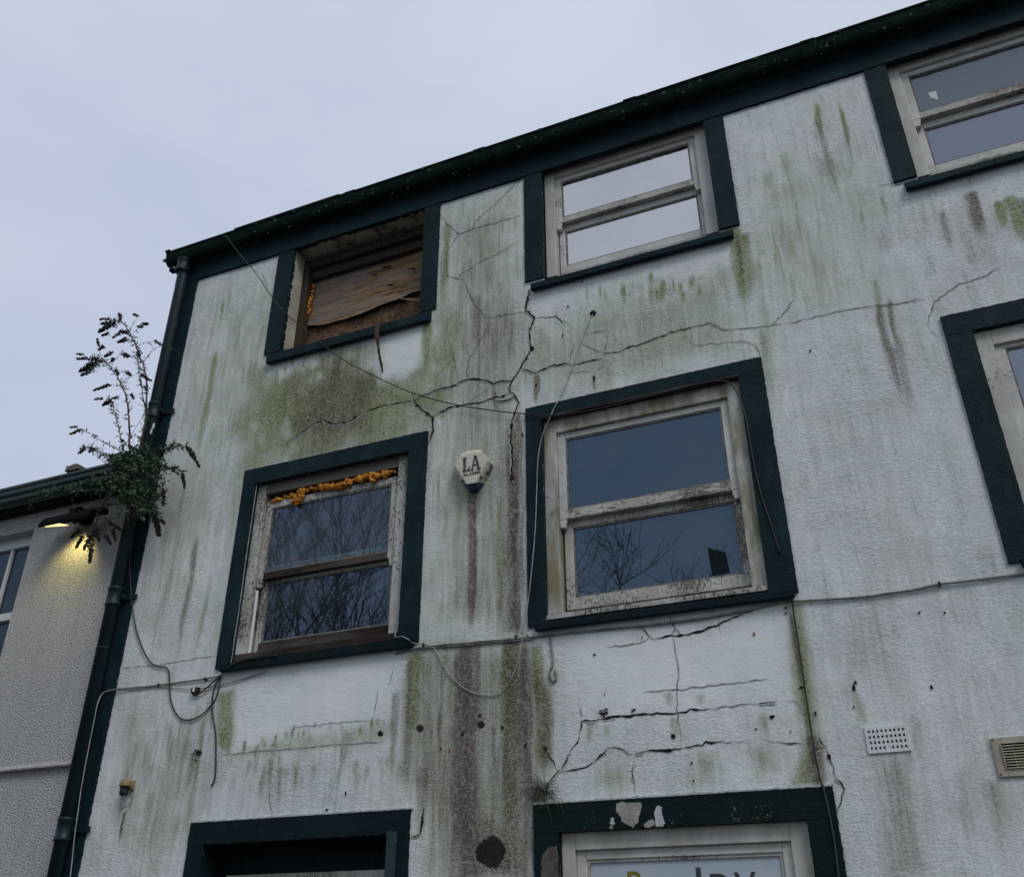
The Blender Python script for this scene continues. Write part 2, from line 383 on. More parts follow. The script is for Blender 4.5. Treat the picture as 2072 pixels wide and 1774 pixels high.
# ---- facade wall: a fine sheet, with stains carried per vertex
def lines(lo, hi, step, extra, vis):
    g = list(extra)
    a = vis[0]
    while a <= vis[1]: g.append(a); a += step
    for q in np.arange(lo, vis[0], .35): g.append(q)
    for q in np.arange(vis[1], hi, .35): g.append(q)
    g += [lo, hi]; g = np.array(sorted(g)); keep = [g[0]]
    ex = set(np.round(extra, 5))
    for q in g[1:]:
        if q-keep[-1] > step*.4: keep.append(q)
        elif round(q, 5) in ex: keep[-1] = q
    return np.array(keep)
gx = lines(XL, XR, .0125, [h[i] for h in HOLES.values() for i in (0, 1)], (-5.25, 1.75))
gz = lines(0., ZTOP, .0125, sorted({h[i] for h in HOLES.values() for i in (2, 3)}), (1.72, 7.0))
GX, GZ = np.meshgrid(gx, gz); nx, nz = len(gx), len(gz)
X, Z = GX.ravel(), GZ.ravel()
Y = undul(X, Z)
# the same points in photograph pixels, to paint stains where they are
D3 = np.stack([X, np.full_like(X, 5.), Z-1.6], 1)
den = D3@fw; PX = 1036+F*(D3@rt)/den; PY = 887-F*(D3@up)/den
stain = np.zeros((len(X), 4)); mould = np.zeros(len(X))
ALG, BRN, PRP, CLN = 0, 1, 2, 3
warp = (fbm(X*3.1, Z*2.3, 31)-.5)
jx = X+warp*.05+(fbm(X*14, Z*5, 77, 3)-.5)*.03
def streak(px, py0, py1, w, ch, k, head=.10, tail=.5):
    """a run of dirt: vertical on the wall, starting at py0 and fading towards py1; w is its half width in metres"""
    a = at(px, py0); L = a[2]-at(px, py1)[2]
    t = (a[2]-Z)/L
    hz = np.clip((t+.02)/max(head, .01), 0, 1)*np.clip((1-t)/tail, 0, 1)
    g = np.exp(-((jx-a[0])/w)**2*1.2)
    stain[:, ch] = np.maximum(stain[:, ch], k*hz*g)
def patch(poly, ch, k, soft=14., nz_=10.):
    """a soft-edged patch; poly in photograph pixels"""
    wx = (fbm(X*6, Z*4, 11)-.5)*2*nz_; wz = (fbm(X*5+9, Z*6, 12)-.5)*2*nz_
    x, y = PX+wx, PY+wz; inside = np.zeros(len(X), bool); dist = np.full(len(X), 1e9)
    n = len(poly)
    for i in range(n):
        (x1, y1), (x2, y2) = poly[i], poly[(i+1) % n]
        c = ((y1 > y) != (y2 > y)) & (x < (x2-x1)*(y-y1)/((y2-y1) or 1e-9)+x1); inside ^= c
        dx, dy = x2-x1, y2-y1; t = np.clip(((x-x1)*dx+(y-y1)*dy)/(dx*dx+dy*dy), 0, 1)
        dist = np.minimum(dist, np.hypot(x-x1-t*dx, y-y1-t*dy))
    sd = np.where(inside, dist, -dist)
    g = np.clip(sd/soft*.5+.5, 0, 1)*k
    if ch == CLN:
        stain[:, :3] *= (1-np.clip(g, 0, 1)*.92)[:, None]
    stain[:, ch] = np.maximum(stain[:, ch], g)
def rect(x0, y0, x1, y1): return [(x0, y0), (x1, y0), (x1, y1), (x0, y1)]
def drips(x0, y0, x1, y1, n, ln, w, ch, k, seed=0):
    """a row of short runs between two points"""
    rr = random.Random(seed)
    for i in range(n):
        t = rr.random(); px = x0+(x1-x0)*t; py = y0+(y1-y0)*t+rr.uniform(-.12, .3)*ln
        streak(px, py, py+ln*rr.uniform(.4, 1.3), w*rr.uniform(.5, 1.5), ch, k*rr.uniform(.5, 1.1), .28, .8)
# --- broad faint algae and grime, then a film dimming the low wall
patch([(420, 570), (890, 420), (885, 640), (860, 870), (490, 950), (350, 1360), (250, 1340), (330, 930)], ALG, .34, 90, 40)
patch([(892, 410), (1060, 360), (1072, 640), (1500, 500), (1530, 720), (1060, 820), (1050, 1290), (860, 1290), (870, 880)], ALG, .44, 70, 40); patch([(895, 440), (1055, 400), (1060, 840), (1055, 1285), (870, 1285), (880, 840)], BRN, .28, 70, 40)
patch([(1500, 330), (1740, 220), (1830, 420), (1820, 640), (1560, 700), (1500, 560)], ALG, .30, 90, 40)
patch([(1850, 400), (2072, 370), (2072, 580), (1880, 620)], BRN, .26, 70, 30)
patch([(230, 1400), (440, 1380), (450, 1640), (380, 1774), (170, 1774)], ALG, .26, 70, 40)
patch([(1640, 1180), (2072, 1120), (2072, 1774), (1710, 1774), (1660, 1500)], PRP, .20, 120, 60); patch([(1120, 1460), (1640, 1420), (1680, 1600), (1100, 1640)], PRP, .12, 60, 30); patch([(200, 1400), (440, 1380), (820, 1500), (830, 1650), (400, 1774), (160, 1774)], PRP, .16, 90, 50)  # mauve film put in for dimmer light low on the wall, with some grime
# --- upper left bay
drips(410, 600, 560, 560, 9, 380, .045, ALG, .60, 1); drips(400, 640, 560, 600, 6, 420, .045, BRN, .40, 2); drips(410, 600, 560, 560, 7, 200, .016, ALG, .7, 66)
drips(345, 900, 500, 860, 9, 420, .055, ALG, .50, 3); drips(300, 1050, 470, 1000, 7, 360, .05, BRN, .40, 4)
streak(440, 700, 1000, .05, ALG, .65); streak(402, 1080, 1390, .035, BRN, .62); streak(425, 1150, 1400, .03, ALG, .45)
# --- below the boarded window
patch([(520, 760), (600, 735), (700, 715), (860, 760), (888, 640), (935, 660), (905, 790), (860, 872), (690, 905), (500, 950), (480, 850)], ALG, 1.0, 90, 44)
patch([(600, 790), (650, 740), (720, 730), (760, 770), (740, 850), (690, 890), (600, 905), (575, 850)], BRN, .85, 60, 34)
streak(684, 718, 900, .06, BRN, 1., .1, .4); streak(652, 760, 905, .05, BRN, .75); streak(720, 740, 900, .05, ALG, .9); streak(560, 740, 920, .05, ALG, .9); streak(540, 800, 960, .04, ALG, .8)
patch([(760, 690), (868, 645), (866, 690), (842, 742), (772, 778), (755, 740)], CLN, 1., 14, 9)
patch([(545, 735), (640, 712), (640, 738), (560, 765)], CLN, .7, 12, 8)
for c in ((527, 886, 5, 10), (580, 868, 12, 26), (880, 745, 8, 9), (648, 760, 6, 6), (515, 860, 9, 9), (592, 902, 5, 5), (890, 852, 9, 8)):
    patch([(c[0]+c[2]*math.cos(q), c[1]+c[3]*math.sin(q)) for q in np.linspace(0, 6.28, 9)[:-1]], CLN, .42, 6, 7)
drips(545, 730, 760, 690, 14, 60, .018, ALG, .9, 8)
# --- between the two upper windows
patch([(890, 420), (960, 400), (985, 560), (960, 700), (900, 760), (888, 640)], ALG, .42, 50, 20)
for px, a, b, w, c, k in ((905, 440, 720, .05, ALG, .7), (935, 560, 770, .05, ALG, .5), (965, 590, 770, .06, PRP, .55), (985, 600, 760, .05, PRP, .5), (1010, 560, 770, .05, PRP, .42), (1030, 640, 790, .05, BRN, .35), (870, 640, 800, .05, ALG, .9), (915, 690, 900, .05, ALG, .6)):
    streak(px, a, b, w, c, k)
patch([(930, 600), (1050, 580), (1070, 650), (1040, 740), (960, 760)], PRP, .40, 50, 20)
drips(870, 820, 1040, 790, 14, 180, .025, BRN, .5, 9); drips(880, 800, 1060, 770, 10, 130, .03, ALG, .5, 19)
streak(1000, 782, 850, .012, BRN, .9); streak(1086, 757, 830, .022, BRN, 1.); streak(1072, 660, 690, .01, BRN, .7)
# --- under the centre top window
drips(1180, 552, 1420, 560, 26, 75, .018, ALG, .95, 5); drips(1240, 560, 1420, 545, 10, 90, .02, ALG, .8, 51)
patch([(1090, 650), (1240, 620), (1420, 600), (1500, 640), (1490, 700), (1300, 790), (1110, 800)], ALG, .46, 60, 26)
drips(1110, 650, 1480, 600, 26, 170, .03, ALG, .55, 6); drips(1110, 690, 1400, 640, 10, 150, .03, BRN, .40, 7)
patch([(1090, 578), (1300, 525), (1470, 485), (1478, 530), (1300, 556), (1180, 590), (1085, 625)], CLN, .75, 22, 12)
streak(1488, 462, 650, .045, ALG, 1., .05, .5); streak(1503, 470, 640, .06, ALG, .75, .05, .5); streak(1494, 480, 600, .022, BRN, .8)
streak(1203, 757, 800, .010, BRN, .8)
# --- right bays
drips(1510, 320, 1750, 230, 9, 320, .060, BRN, .42, 10); drips(1520, 330, 1770, 260, 8, 300, .055, ALG, .50, 11); drips(1540, 480, 1800, 420, 9, 280, .06, BRN, .40, 12)
drips(1510, 300, 1760, 200, 9, 170, .014, BRN, .62, 64); drips(1530, 420, 1800, 340, 10, 200, .016, ALG, .66, 65); drips(1510, 420, 1540, 600, 6, 260, .05, ALG, .55, 13)
streak(1648, 195, 300, .028, ALG, .85, .3); streak(1655, 230, 420, .04, BRN, .5); streak(1700, 200, 330, .022, ALG, .7, .3)
streak(1775, 610, 880, .035, BRN, .78, .15, .6); streak(1796, 600, 780, .020, BRN, .70); streak(1810, 690, 900, .04, BRN, .5); streak(1765, 560, 700, .03, ALG, .5)
streak(1905, 420, 560, .03, BRN, .5); patch([(1942, 395), (1985, 390), (1990, 470), (1940, 480)], BRN, .30, 22, 10)
streak(1962, 385, 520, .045, BRN, .85, .1); streak(2040, 395, 520, .05, ALG, .95, .1); streak(2018, 405, 480, .03, ALG, .9); streak(2065, 400, 520, .03, BRN, .7)
drips(1890, 470, 2072, 420, 9, 220, .05, BRN, .42, 14)
drips(1700, 760, 1900, 900, 6, 420, .08, BRN, .28, 15); drips(1900, 900, 1990, 1100, 8, 200, .03, BRN, .35, 52)
patch([(1740, 1000), (1900, 980), (1960, 1130), (1780, 1160)], BRN, .14, 60, 30)
# --- alarm box run and the dark column beside the centre window
streak(958, 985, 1300, .036, PRP, 1.15, .04, .3); streak(962, 990, 1300, .020, BRN, .9, .04, .3); streak(950, 990, 1060, .028, ALG, .95, .05); streak(972, 985, 1060, .03, BRN, .6); streak(942, 960, 1010, .03, ALG, .6)
streak(1036, 850, 1300, .034, BRN, 1.15, .10, .1); streak(1043, 900, 1300, .026, PRP, 1.15, .2, .1); streak(1048, 830, 980, .03, BRN, .8, .1, .3)
patch([(1005, 860), (1062, 850), (1068, 1290), (1000, 1290)], BRN, .48, 16, 8); streak(1012, 960, 1300, .045, ALG, .65, .2, .2); streak(1055, 850, 1290, .02, BRN, .65, .1, .2)
drips(866, 900, 1000, 900, 18, 330, .03, BRN, .36, 16); drips(868, 1000, 930, 960, 8, 300, .03, ALG, .45, 53); streak(886, 930, 1160, .05, BRN, .34)
# --- lower centre column, heavily grown
patch([(830, 1310), (1095, 1292), (1125, 1450), (1105, 1600), (1085, 1640), (1088, 1774), (880, 1774), (862, 1640), (815, 1560)], BRN, .40, 40, 20)
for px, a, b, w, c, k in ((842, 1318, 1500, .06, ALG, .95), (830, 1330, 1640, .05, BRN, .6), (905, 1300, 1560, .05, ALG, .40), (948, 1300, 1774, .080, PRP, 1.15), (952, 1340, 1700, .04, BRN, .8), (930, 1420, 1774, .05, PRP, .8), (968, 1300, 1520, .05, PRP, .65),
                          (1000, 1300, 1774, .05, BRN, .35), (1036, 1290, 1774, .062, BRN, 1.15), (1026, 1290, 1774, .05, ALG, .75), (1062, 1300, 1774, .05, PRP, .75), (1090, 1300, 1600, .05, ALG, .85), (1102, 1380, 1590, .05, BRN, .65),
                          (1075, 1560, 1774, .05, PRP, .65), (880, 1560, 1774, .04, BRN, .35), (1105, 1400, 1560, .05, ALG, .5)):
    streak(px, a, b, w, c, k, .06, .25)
patch([(940, 1690), (985, 1672), (1035, 1690), (1050, 1774), (935, 1774)], BRN, .95, 24, 12)
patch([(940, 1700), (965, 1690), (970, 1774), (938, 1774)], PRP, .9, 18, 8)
r_ = np.hypot((PX-990), (PY-1724)*1.0); r_ = r_*(1+(fbm(X*9, Z*9, 91, 3)-.5)*1.3); mould[:] = np.maximum(mould, np.clip(1.7-1.2*(r_/34)**2, 0, 1)); patch([(925, 1670), (985, 1650), (1050, 1675), (1065, 1774), (925, 1774)], BRN, 1.1, 44, 20)
# wide grey growth over the whole centre column, darker low down
patch([(820, 1300), (1120, 1290), (1135, 1440), (1115, 1600), (1085, 1640), (1085, 1774), (850, 1774), (835, 1640), (800, 1560)], ALG, .45, 50, 24)
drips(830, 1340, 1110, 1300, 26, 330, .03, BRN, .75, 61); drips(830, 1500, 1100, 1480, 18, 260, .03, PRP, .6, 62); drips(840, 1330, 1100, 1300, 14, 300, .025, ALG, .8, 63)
# --- under the left middle window
patch([(474, 1385), (620, 1350), (790, 1320), (812, 1325), (795, 1440), (740, 1470), (650, 1488), (560, 1500), (478, 1520)], CLN, .92, 30, 24)
patch([(445, 1400), (472, 1392), (474, 1480), (462, 1525), (440, 1500)], ALG, .95, 12, 7)
drips(500, 1495, 640, 1470, 22, 42, .014, ALG, 1.1, 20); drips(590, 1465, 800, 1445, 22, 40, .012, ALG, .9, 21)
patch([(510, 1500), (640, 1478), (800, 1455), (800, 1500), (640, 1525), (450, 1545)], ALG, .40, 16, 8)
drips(440, 1540, 810, 1500, 36, 120, .03, BRN, .5, 22); drips(440, 1540, 800, 1505, 20, 90, .03, ALG, .55, 23)
streak(800, 1390, 1600, .04, BRN, .6)
# --- lower left
patch([(300, 1480), (420, 1440), (440, 1600), (380, 1700), (250, 1774), (200, 1700)], BRN, .30, 70, 40)
drips(250, 1500, 440, 1400, 26, 200, .045, BRN, .48, 24); drips(370, 1500, 440, 1480, 8, 220, .035, ALG, .6, 25)
streak(253, 1640, 1720, .018, BRN, 1.0); streak(415, 1450, 1660, .035, ALG, .6); streak(392, 1520, 1640, .025, BRN, .6); patch([(370, 1600), (400, 1620), (395, 1700), (360, 1740)], ALG, .4, 16, 8)
# --- under the right middle window
patch([(1135, 1296), (1360, 1270), (1598, 1228), (1592, 1380), (1560, 1425), (1300, 1447), (1180, 1450), (1150, 1400)], CLN, .9, 44, 28)
patch([(1590, 1222), (1625, 1218), (1650, 1400), (1672, 1590), (1600, 1595), (1630, 1500), (1605, 1400)], ALG, .72, 16, 9)
streak(1638, 1480, 1600, .05, BRN, .85, .2, .2); streak(1604, 1240, 1420, .03, BRN, .6)
for px, y0, y1 in ((1190, 1460, 1520), (1225, 1465, 1500), (1360, 1450, 1510), (1350, 1400, 1440), (1545, 1440, 1500), (1418, 1400, 1440)): streak(px, y0, y1, .035, ALG, .5)
for q in ([(1195, 1570), (1260, 1545), (1280, 1590), (1200, 1600)], [(1400, 1530), (1460, 1515), (1470, 1570), (1410, 1585)], [(1500, 1510), (1560, 1505), (1580, 1560), (1520, 1575)]): patch(q, ALG, .45, 24, 12)
# --- right lower wall
patch([(1770, 1518), (1842, 1510), (1850, 1600), (1880, 1774), (1790, 1774), (1768, 1600)], BRN, .44, 34, 24)
streak(1730, 1395, 1510, .03, ALG, .5); streak(1845, 1440, 1600, .04, BRN, .4); streak(1940, 1550, 1774, .07, BRN, .34); streak(2000, 1570, 1774, .06, BRN, .4); drips(1700, 1250, 2060, 1240, 18, 260, .05, BRN, .30, 26)
for (hx, k) in ((-4.33, 1), (-2.03, 1)):
    pass
# black spots where the render has blown
for px, py, r in ((850, 1473, 9), (973, 1466, 9), (971, 1447, 5), (770, 1484, 7)):
    mould[:] = np.maximum(mould, np.clip(1.3-(np.hypot(PX-px, PY-py)/r)**2, 0, 1))
stain[:, :3] = np.clip(stain[:, :3], 0, 1.15); stain[:, 3] = np.clip(stain[:, 3], 0, 1)

cx, cz = (gx[:-1]+gx[1:])/2, (gz[:-1]+gz[1:])/2
CX, CZ = np.meshgrid(cx, cz); keep = np.ones(CX.shape, bool)
for x0, x1, z0, z1 in HOLES.values(): keep &= ~((CX > x0) & (CX < x1) & (CZ > z0) & (CZ < z1))
jj, ii = np.nonzero(keep); i0 = jj*nx+ii
quads = np.stack([i0, i0+1, i0+nx+1, i0+nx], 1)

# ---- cracks: thin irregular ribbons in the wall's own mesh, colour standing in for dark gaps
cb = MB()
rc = random.Random(3)
def crack(pts, w, hair=False, jag=1.):
    cb.cur = 1 if hair else 0
    if not hair:                       # damp dirt in the render either side of an open crack
        for (x1, y1), (x2, y2) in zip(pts[:-1], pts[1:]):
            sel = np.nonzero((PX > min(x1, x2)-12) & (PX < max(x1, x2)+12) & (PY > min(y1, y2)-12) & (PY < max(y1, y2)+16))[0]
            dx, dy = x2-x1, y2-y1; t = np.clip(((PX[sel]-x1)*dx+(PY[sel]-y1)*dy)/(dx*dx+dy*dy), 0, 1)
            dd = np.hypot(PX[sel]-x1-t*dx, PY[sel]-y1-t*dy-2); stain[sel, BRN] = np.maximum(stain[sel, BRN], .42*min(1, w/2.4)*np.exp(-(dd/4.5)**2))
    q = [at(*p) for p in pts]; P = [Vector((a[0], a[2])) for a in q]; out = []
    for i in range(len(P)-1):
        L = (P[i+1]-P[i]).length; k = max(1, int(L/.022)); nrm = Vector((-(P[i+1]-P[i]).y, (P[i+1]-P[i]).x)).normalized()
        for j in range(k):
            o = 0 if j == 0 else rc.gauss(0, .0042)*jag
            out.append(P[i].lerp(P[i+1], j/k)+nrm*o)
    out.append(P[-1])
    vs, n = [], len(out)
    ww = w*.0046*.46*(.95 if hair else 1)
    for i, p in enumerate(out):
        t = (out[min(i+1, n-1)]-out[max(i-1, 0)]).normalized(); nr = Vector((-t.y, t.x))
        e = min(1, .25+.75*min(i, n-1-i)/3); h = ww*e*rc.choice((.55, .8, 1, 1, 1.25, 1.7 if not hair else 1.1))
        for s in (-1, 1):
            a = p+nr*h*s*rc.uniform(.8, 1.2); vs.append((a.x, float(undul(a.x, a.y))-.0035, a.y))
    cb.add(vs, [(2*i, 2*i+1, 2*i+3, 2*i+2) for i in range(n-1)])
    if w >= 2.3 and not hair:          # broken lip of render standing proud along the lower edge
        cb.cur = 3
        for i in range(n-1):
            if rc.random() < .22: continue
            v = []
            for k in (i, i+1):
                a = Vector(out[k]); t = (out[min(k+1, n-1)]-out[max(k-1, 0)]).normalized(); nr = Vector((-t.y, t.x)); nr = -nr if nr.y > 0 or (abs(nr.y) < .3 and nr.x > 0) else nr
                g = ww*1.05; hgt = rc.uniform(.0005, .0026)
                for d_, y_ in ((g, -.0034), (g+.0022, -.0034-hgt), (g+.010, .0)):
                    q_ = a+nr*d_; v.append((q_.x, float(undul(q_.x, q_.y))+y_-.0004, q_.y))
            cb.add(v, [(0, 1, 4, 3), (1, 2, 5, 4)])
def blob(px, py, rx, ry, hair=False, rust=False):
    cb.cur = 2 if rust else (1 if hair else 0); c = at(px, py); vs = []
    for k in range(9):
        a = k*2*math.pi/9; r = rc.uniform(.6, 1.2)
        x, z = c[0]+rx*.0034*r*math.cos(a), c[2]+ry*.0036*r*math.sin(a)
        vs.append((x, float(undul(x, z))-.006, z))
    cb.add(vs, [tuple(range(9))])
crack([(1072, 586), (1066, 612), (1064, 630), (1081, 643), (1071, 675), (1077, 706), (1056, 742), (1037, 772), (1030, 787), (1039, 796)], 2.9)
crack([(1056, 742), (1037, 772), (1030, 787)], 2.6)
crack([(1039, 796), (1051, 815), (1042, 835), (1036, 857)], 3.2)
crack([(1036, 857), (1033, 882), (1037, 932), (1036, 965), (1041, 975)], 2.3); blob(1036, 862, 3.5, 8); blob(1036, 968, 4.5, 8); blob(1077, 706, 5, 5)
crack([(1037, 770), (1017, 772), (999, 778), (982, 770), (949, 767), (914, 783), (892, 787), (852, 802), (837, 810)], 2.6)
crack([(837, 810), (807, 816), (770, 822), (740, 832)], 1.6); crack([(740, 832), (730, 838), (707, 852), (682, 859), (652, 850), (632, 861), (612, 876), (594, 886)], 2.5)
crack([(594, 886), (570, 905)], 1.2, True); blob(718, 846, 6, 3)
crack([(833, 798), (837, 810), (843, 820), (864, 837), (876, 845), (877, 872), (868, 895)], 2.9); blob(866, 838, 6, 4)
crack([(876, 843), (907, 825), (944, 818), (969, 816), (992, 808), (1019, 801), (1034, 796)], 1.7); blob(910, 824, 4, 2.2); blob(966, 816, 2.4, 2.4); blob(1019, 802, 4, 2.6); blob(992, 808, 2, 2)
crack([(1003, 811), (1018, 812), (1030, 810), (1045, 803)], 3.4)
crack([(1056, 746), (1086, 755), (1114, 741), (1152, 735)], 2.4); crack([(1152, 735), (1154, 740), (1187, 732), (1222, 727)], 1.5)
crack([(1222, 727), (1223, 741), (1205, 752)], 1.1, True); crack([(1154, 740), (1157, 756), (1200, 750)], 1.1, True); crack([(1152, 735), (1157, 712), (1164, 695)], 1.2, True)
crack([(1170, 690), (1195, 704), (1224, 715)], 1.2, True); crack([(1185, 678), (1210, 670), (1232, 668)], 1.5, True); crack([(1232, 668), (1226, 700), (1222, 727)], 1.1, True)
crack([(1224, 715), (1252, 713), (1295, 697), (1323, 687), (1363, 673), (1400, 664), (1437, 654)], 1.6)
crack([(1437, 654), (1465, 668), (1500, 665), (1545, 660), (1590, 655)], 1.4, True); crack([(1590, 655), (1660, 640), (1750, 622), (1870, 608)], 1.2, True)
crack([(1560, 660), (1590, 630), (1610, 600)], 1.2, True); crack([(1430, 652), (1465, 668)], 1.2)
crack([(1390, 680), (1400, 700), (1500, 690), (1530, 700), (1545, 730)], 1., True)
crack([(941, 570), (952, 600), (969, 625), (988, 643)], 1.5, True); crack([(988, 643), (1027, 637), (1064, 630)], 1.4, True)
crack([(991, 646), (986, 665), (968, 695), (949, 730), (944, 755), (949, 766)], 1.3, True)
crack([(1081, 645), (1126, 640), (1137, 652), (1149, 654)], 1.4)
crack([(940, 567), (923, 563), (907, 559), (904, 533), (903, 513), (928, 474), (955, 464), (993, 454), (1036, 442), (1060, 434)], 1.4, True)
crack([(888, 573), (907, 560)], 1.2, True); crack([(940, 553), (975, 528), (1013, 511), (1036, 496), (1055, 488)], 1.1, True)
crack([(893, 438), (910, 458), (927, 473), (955, 464), (970, 440), (998, 418), (1036, 380), (1055, 360)], 1.2, True); crack([(928, 563), (940, 550)], 1.6)
crack([(892, 787), (880, 812), (868, 835)], 1., True); crack([(908, 690), (905, 650), (914, 640)], 1., True); crack([(925, 765), (918, 720), (910, 690)], 1., True)
crack([(999, 779), (970, 800), (945, 818)], 1., True)
crack([(520, 548), (528, 553), (537, 565), (541, 580), (537, 595)], .9, True)
# below the centre middle window
crack([(1356, 1246), (1361, 1262), (1367, 1272), (1358, 1285)], 1.9); crack([(1367, 1272), (1377, 1285)], 1.7)
crack([(1228, 1309), (1263, 1306), (1289, 1302), (1312, 1291), (1323, 1293)], 1.3, True)
crack([(1323, 1293), (1358, 1285), (1377, 1285), (1419, 1277), (1458, 1261), (1497, 1245), (1523, 1236)], 1.9); crack([(1296, 1266), (1312, 1285), (1323, 1293)], 1.5)
crack([(1452, 1247), (1455, 1262), (1458, 1282)], 1., True)
crack([(1361, 1287), (1367, 1318), (1373, 1353), (1371, 1392), (1371, 1441), (1377, 1477), (1380, 1511)], 1.2, True, .7)
crack([(1302, 1401), (1371, 1394), (1442, 1386), (1556, 1373)], 1.2, True, .8)
crack([(1174, 1433), (1177, 1446)], 3.2); crack([(1177, 1446), (1176, 1459)], 1.2); crack([(1176, 1459), (1205, 1457)], 4.2); crack([(1205, 1457), (1250, 1449), (1312, 1444), (1380, 1441), (1436, 1433)], 1.9); crack([(1220, 1455), (1245, 1451)], 3.2)
crack([(1436, 1433), (1490, 1427), (1536, 1423)], 1.3, True); crack([(1536, 1423), (1552, 1421), (1569, 1421)], 2.8); crack([(1590, 1419), (1611, 1418), (1620, 1430), (1624, 1444)], 1.1, True)
crack([(1176, 1459), (1174, 1478)], 2.4); crack([(1174, 1478), (1172, 1493), (1153, 1522)], 1.6); crack([(1153, 1522), (1137, 1555)], 2.6); crack([(1133, 1556), (1128, 1561), (1109, 1584)], 2.6)
crack([(1104, 1513), (1115, 1535), (1128, 1558)], 1.5); blob(1105, 1514, 3, 4)
crack([(1133, 1563), (1182, 1553), (1205, 1539)], 1.8); crack([(1205, 1539), (1215, 1528), (1228, 1514)], 3.); crack([(1228, 1514), (1237, 1512), (1281, 1525)], 1.5)
crack([(1286, 1525), (1300, 1521)], 3.6); crack([(1300, 1521), (1319, 1517), (1348, 1519), (1384, 1512)], 2.2); blob(1355, 1518, 7, 3); crack([(1384, 1512), (1439, 1503), (1481, 1501)], 1.8)
crack([(1481, 1501), (1520, 1495)], 1., True); crack([(1538, 1492), (1552, 1498), (1572, 1501)], 1.4, True); crack([(1572, 1501), (1600, 1504), (1627, 1506)], 1.5)
crack([(1284, 1531), (1282, 1548)], 1.2, True); crack([(1282, 1548), (1281, 1571), (1284, 1583)], 2.4); crack([(1284, 1583), (1286, 1604)], 1.5, True)
crack([(1655, 1492), (1662, 1503), (1671, 1510)], 2.8); crack([(1671, 1510), (1678, 1530), (1692, 1574)], 1.4); crack([(1692, 1574), (1709, 1597)], 2.6); crack([(1711, 1596), (1703, 1617), (1695, 1635), (1695, 1647)], 1.7); blob(1678, 1531, 3, 4)
crack([(858, 1634), (855, 1662), (851, 1687)], 3.2); crack([(850, 1687), (833, 1690)], 2.4)
crack([(800, 1345), (785, 1387)], 1.2, True); crack([(766, 1390), (762, 1420), (756, 1455)], .9, True); crack([(595, 1472), (700, 1460), (755, 1457)], .9, True, .6); crack([(450, 1526), (560, 1517), (700, 1505), (780, 1500)], 1.0, True, .5)
crack([(553, 1650), (546, 1620), (548, 1600), (556, 1580)], 1., True)
# upper right, hairlines
crack([(2026, 540), (1990, 560), (1962, 570), (1940, 575), (1890, 612), (1880, 640), (1882, 665)], 1.3, True); crack([(1882, 665), (1895, 680), (1905, 690)], 1.1, True)
crack([(1965, 350), (1962, 365), (1964, 380)], 1.2, True); crack([(1840, 372), (1800, 372), (1770, 378)], .9, True)
crack([(1880, 600), (1820, 615), (1770, 626)], .9, True)
crack([(1070, 354), (1062, 340), (1048, 372)], 1.5)
crack([(240, 1352), (320, 1345), (440, 1325)], 1.0, True, .4)
for px, py, a, b in ((1203, 766, 2.5, 5), (1139, 679, 2, 3), (1086, 780, 2, 5), (1107, 1008, 2, 2), (1058, 880, 2.5, 3), (1150, 621, 3, 3), (1362, 1489, 4, 4), (1562, 1450, 5, 3), (1400, 1544, 2, 2), (1404, 1579, 2, 2), (1728, 1391, 3, 6), (1731, 1382, 2, 3), (1728, 1430, 1.5, 2),
                     (1622, 1391, 5, 2), (1650, 1444, 2, 3), (1590, 1241, 2, 2), (1204, 1325, 3, 2), (1640, 711, 2, 3), (1590, 1230, 2, 2), (1178, 571, 3, 2), (700, 1604, 2, 4), (662, 1638, 3, 2), (1068, 1288, 3, 3), (1017, 1472, 3, 4), (1064, 1508, 3, 3), (893, 1515, 2, 2), (1530, 1475, 2, 2), (1860, 1240, 2, 2), (1912, 1240, 2, 2), (1885, 1390, 2, 4)):
    blob(px, py, a, b)
def cluster(px, py, r, n):
    for _ in range(n): blob(px+rc.gauss(0, r*.5), py+rc.gauss(0, r*.45), rc.uniform(1, 2.6), rc.uniform(1, 2.4))
cluster(400, 1522, 9, 30); cluster(1222, 1443, 9, 22); cluster(397, 1537, 3, 5); cluster(770, 1484, 4, 8); cluster(1280, 1438, 8, 6); cluster(937, 1483, 3, 4)
for px, py in ((1224, 1404), (955, 1658), (752, 1660), (1300, 1290), (1600, 1480)): blob(px, py, 1.5, 2, rust=True)
for px, py, a in ((956, 1515, 2), (910, 1518, 2), (1526, 1283, 2)): blob(px, py, a, a+1, rust=True)

vx = np.stack([X, Y, Z], 1)
me = bpy.data.meshes.new('wall')
nv0 = len(vx); allv = np.concatenate([vx, np.array(cb.v)]) - np.array(ORG['terrace_house'])
faces = quads.tolist()+[tuple(nv0+i for i in f) for f in cb.f]
me.from_pydata(allv.tolist(), [], faces)
for k in ('wall', 'crack', 'hair', 'rust', 'lip'): me.materials.append(M[k])
me.polygons.foreach_set('material_index', [0]*len(quads)+[1+i for i in cb.mi])
me.polygons.foreach_set('use_smooth', [True]*len(quads)+[False]*len(cb.f))
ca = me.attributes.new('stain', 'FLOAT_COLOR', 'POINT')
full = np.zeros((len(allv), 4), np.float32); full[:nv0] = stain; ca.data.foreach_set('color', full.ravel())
ma = me.attributes.new('mould', 'FLOAT', 'POINT'); fm = np.zeros(len(allv), np.float32); fm[:nv0] = mould; ma.data.foreach_set('value', fm)
wall = bpy.data.objects.new('wall', me); COL.objects.link(wall); wall.parent = house; ORG['wall'] = ORG['terrace_house']

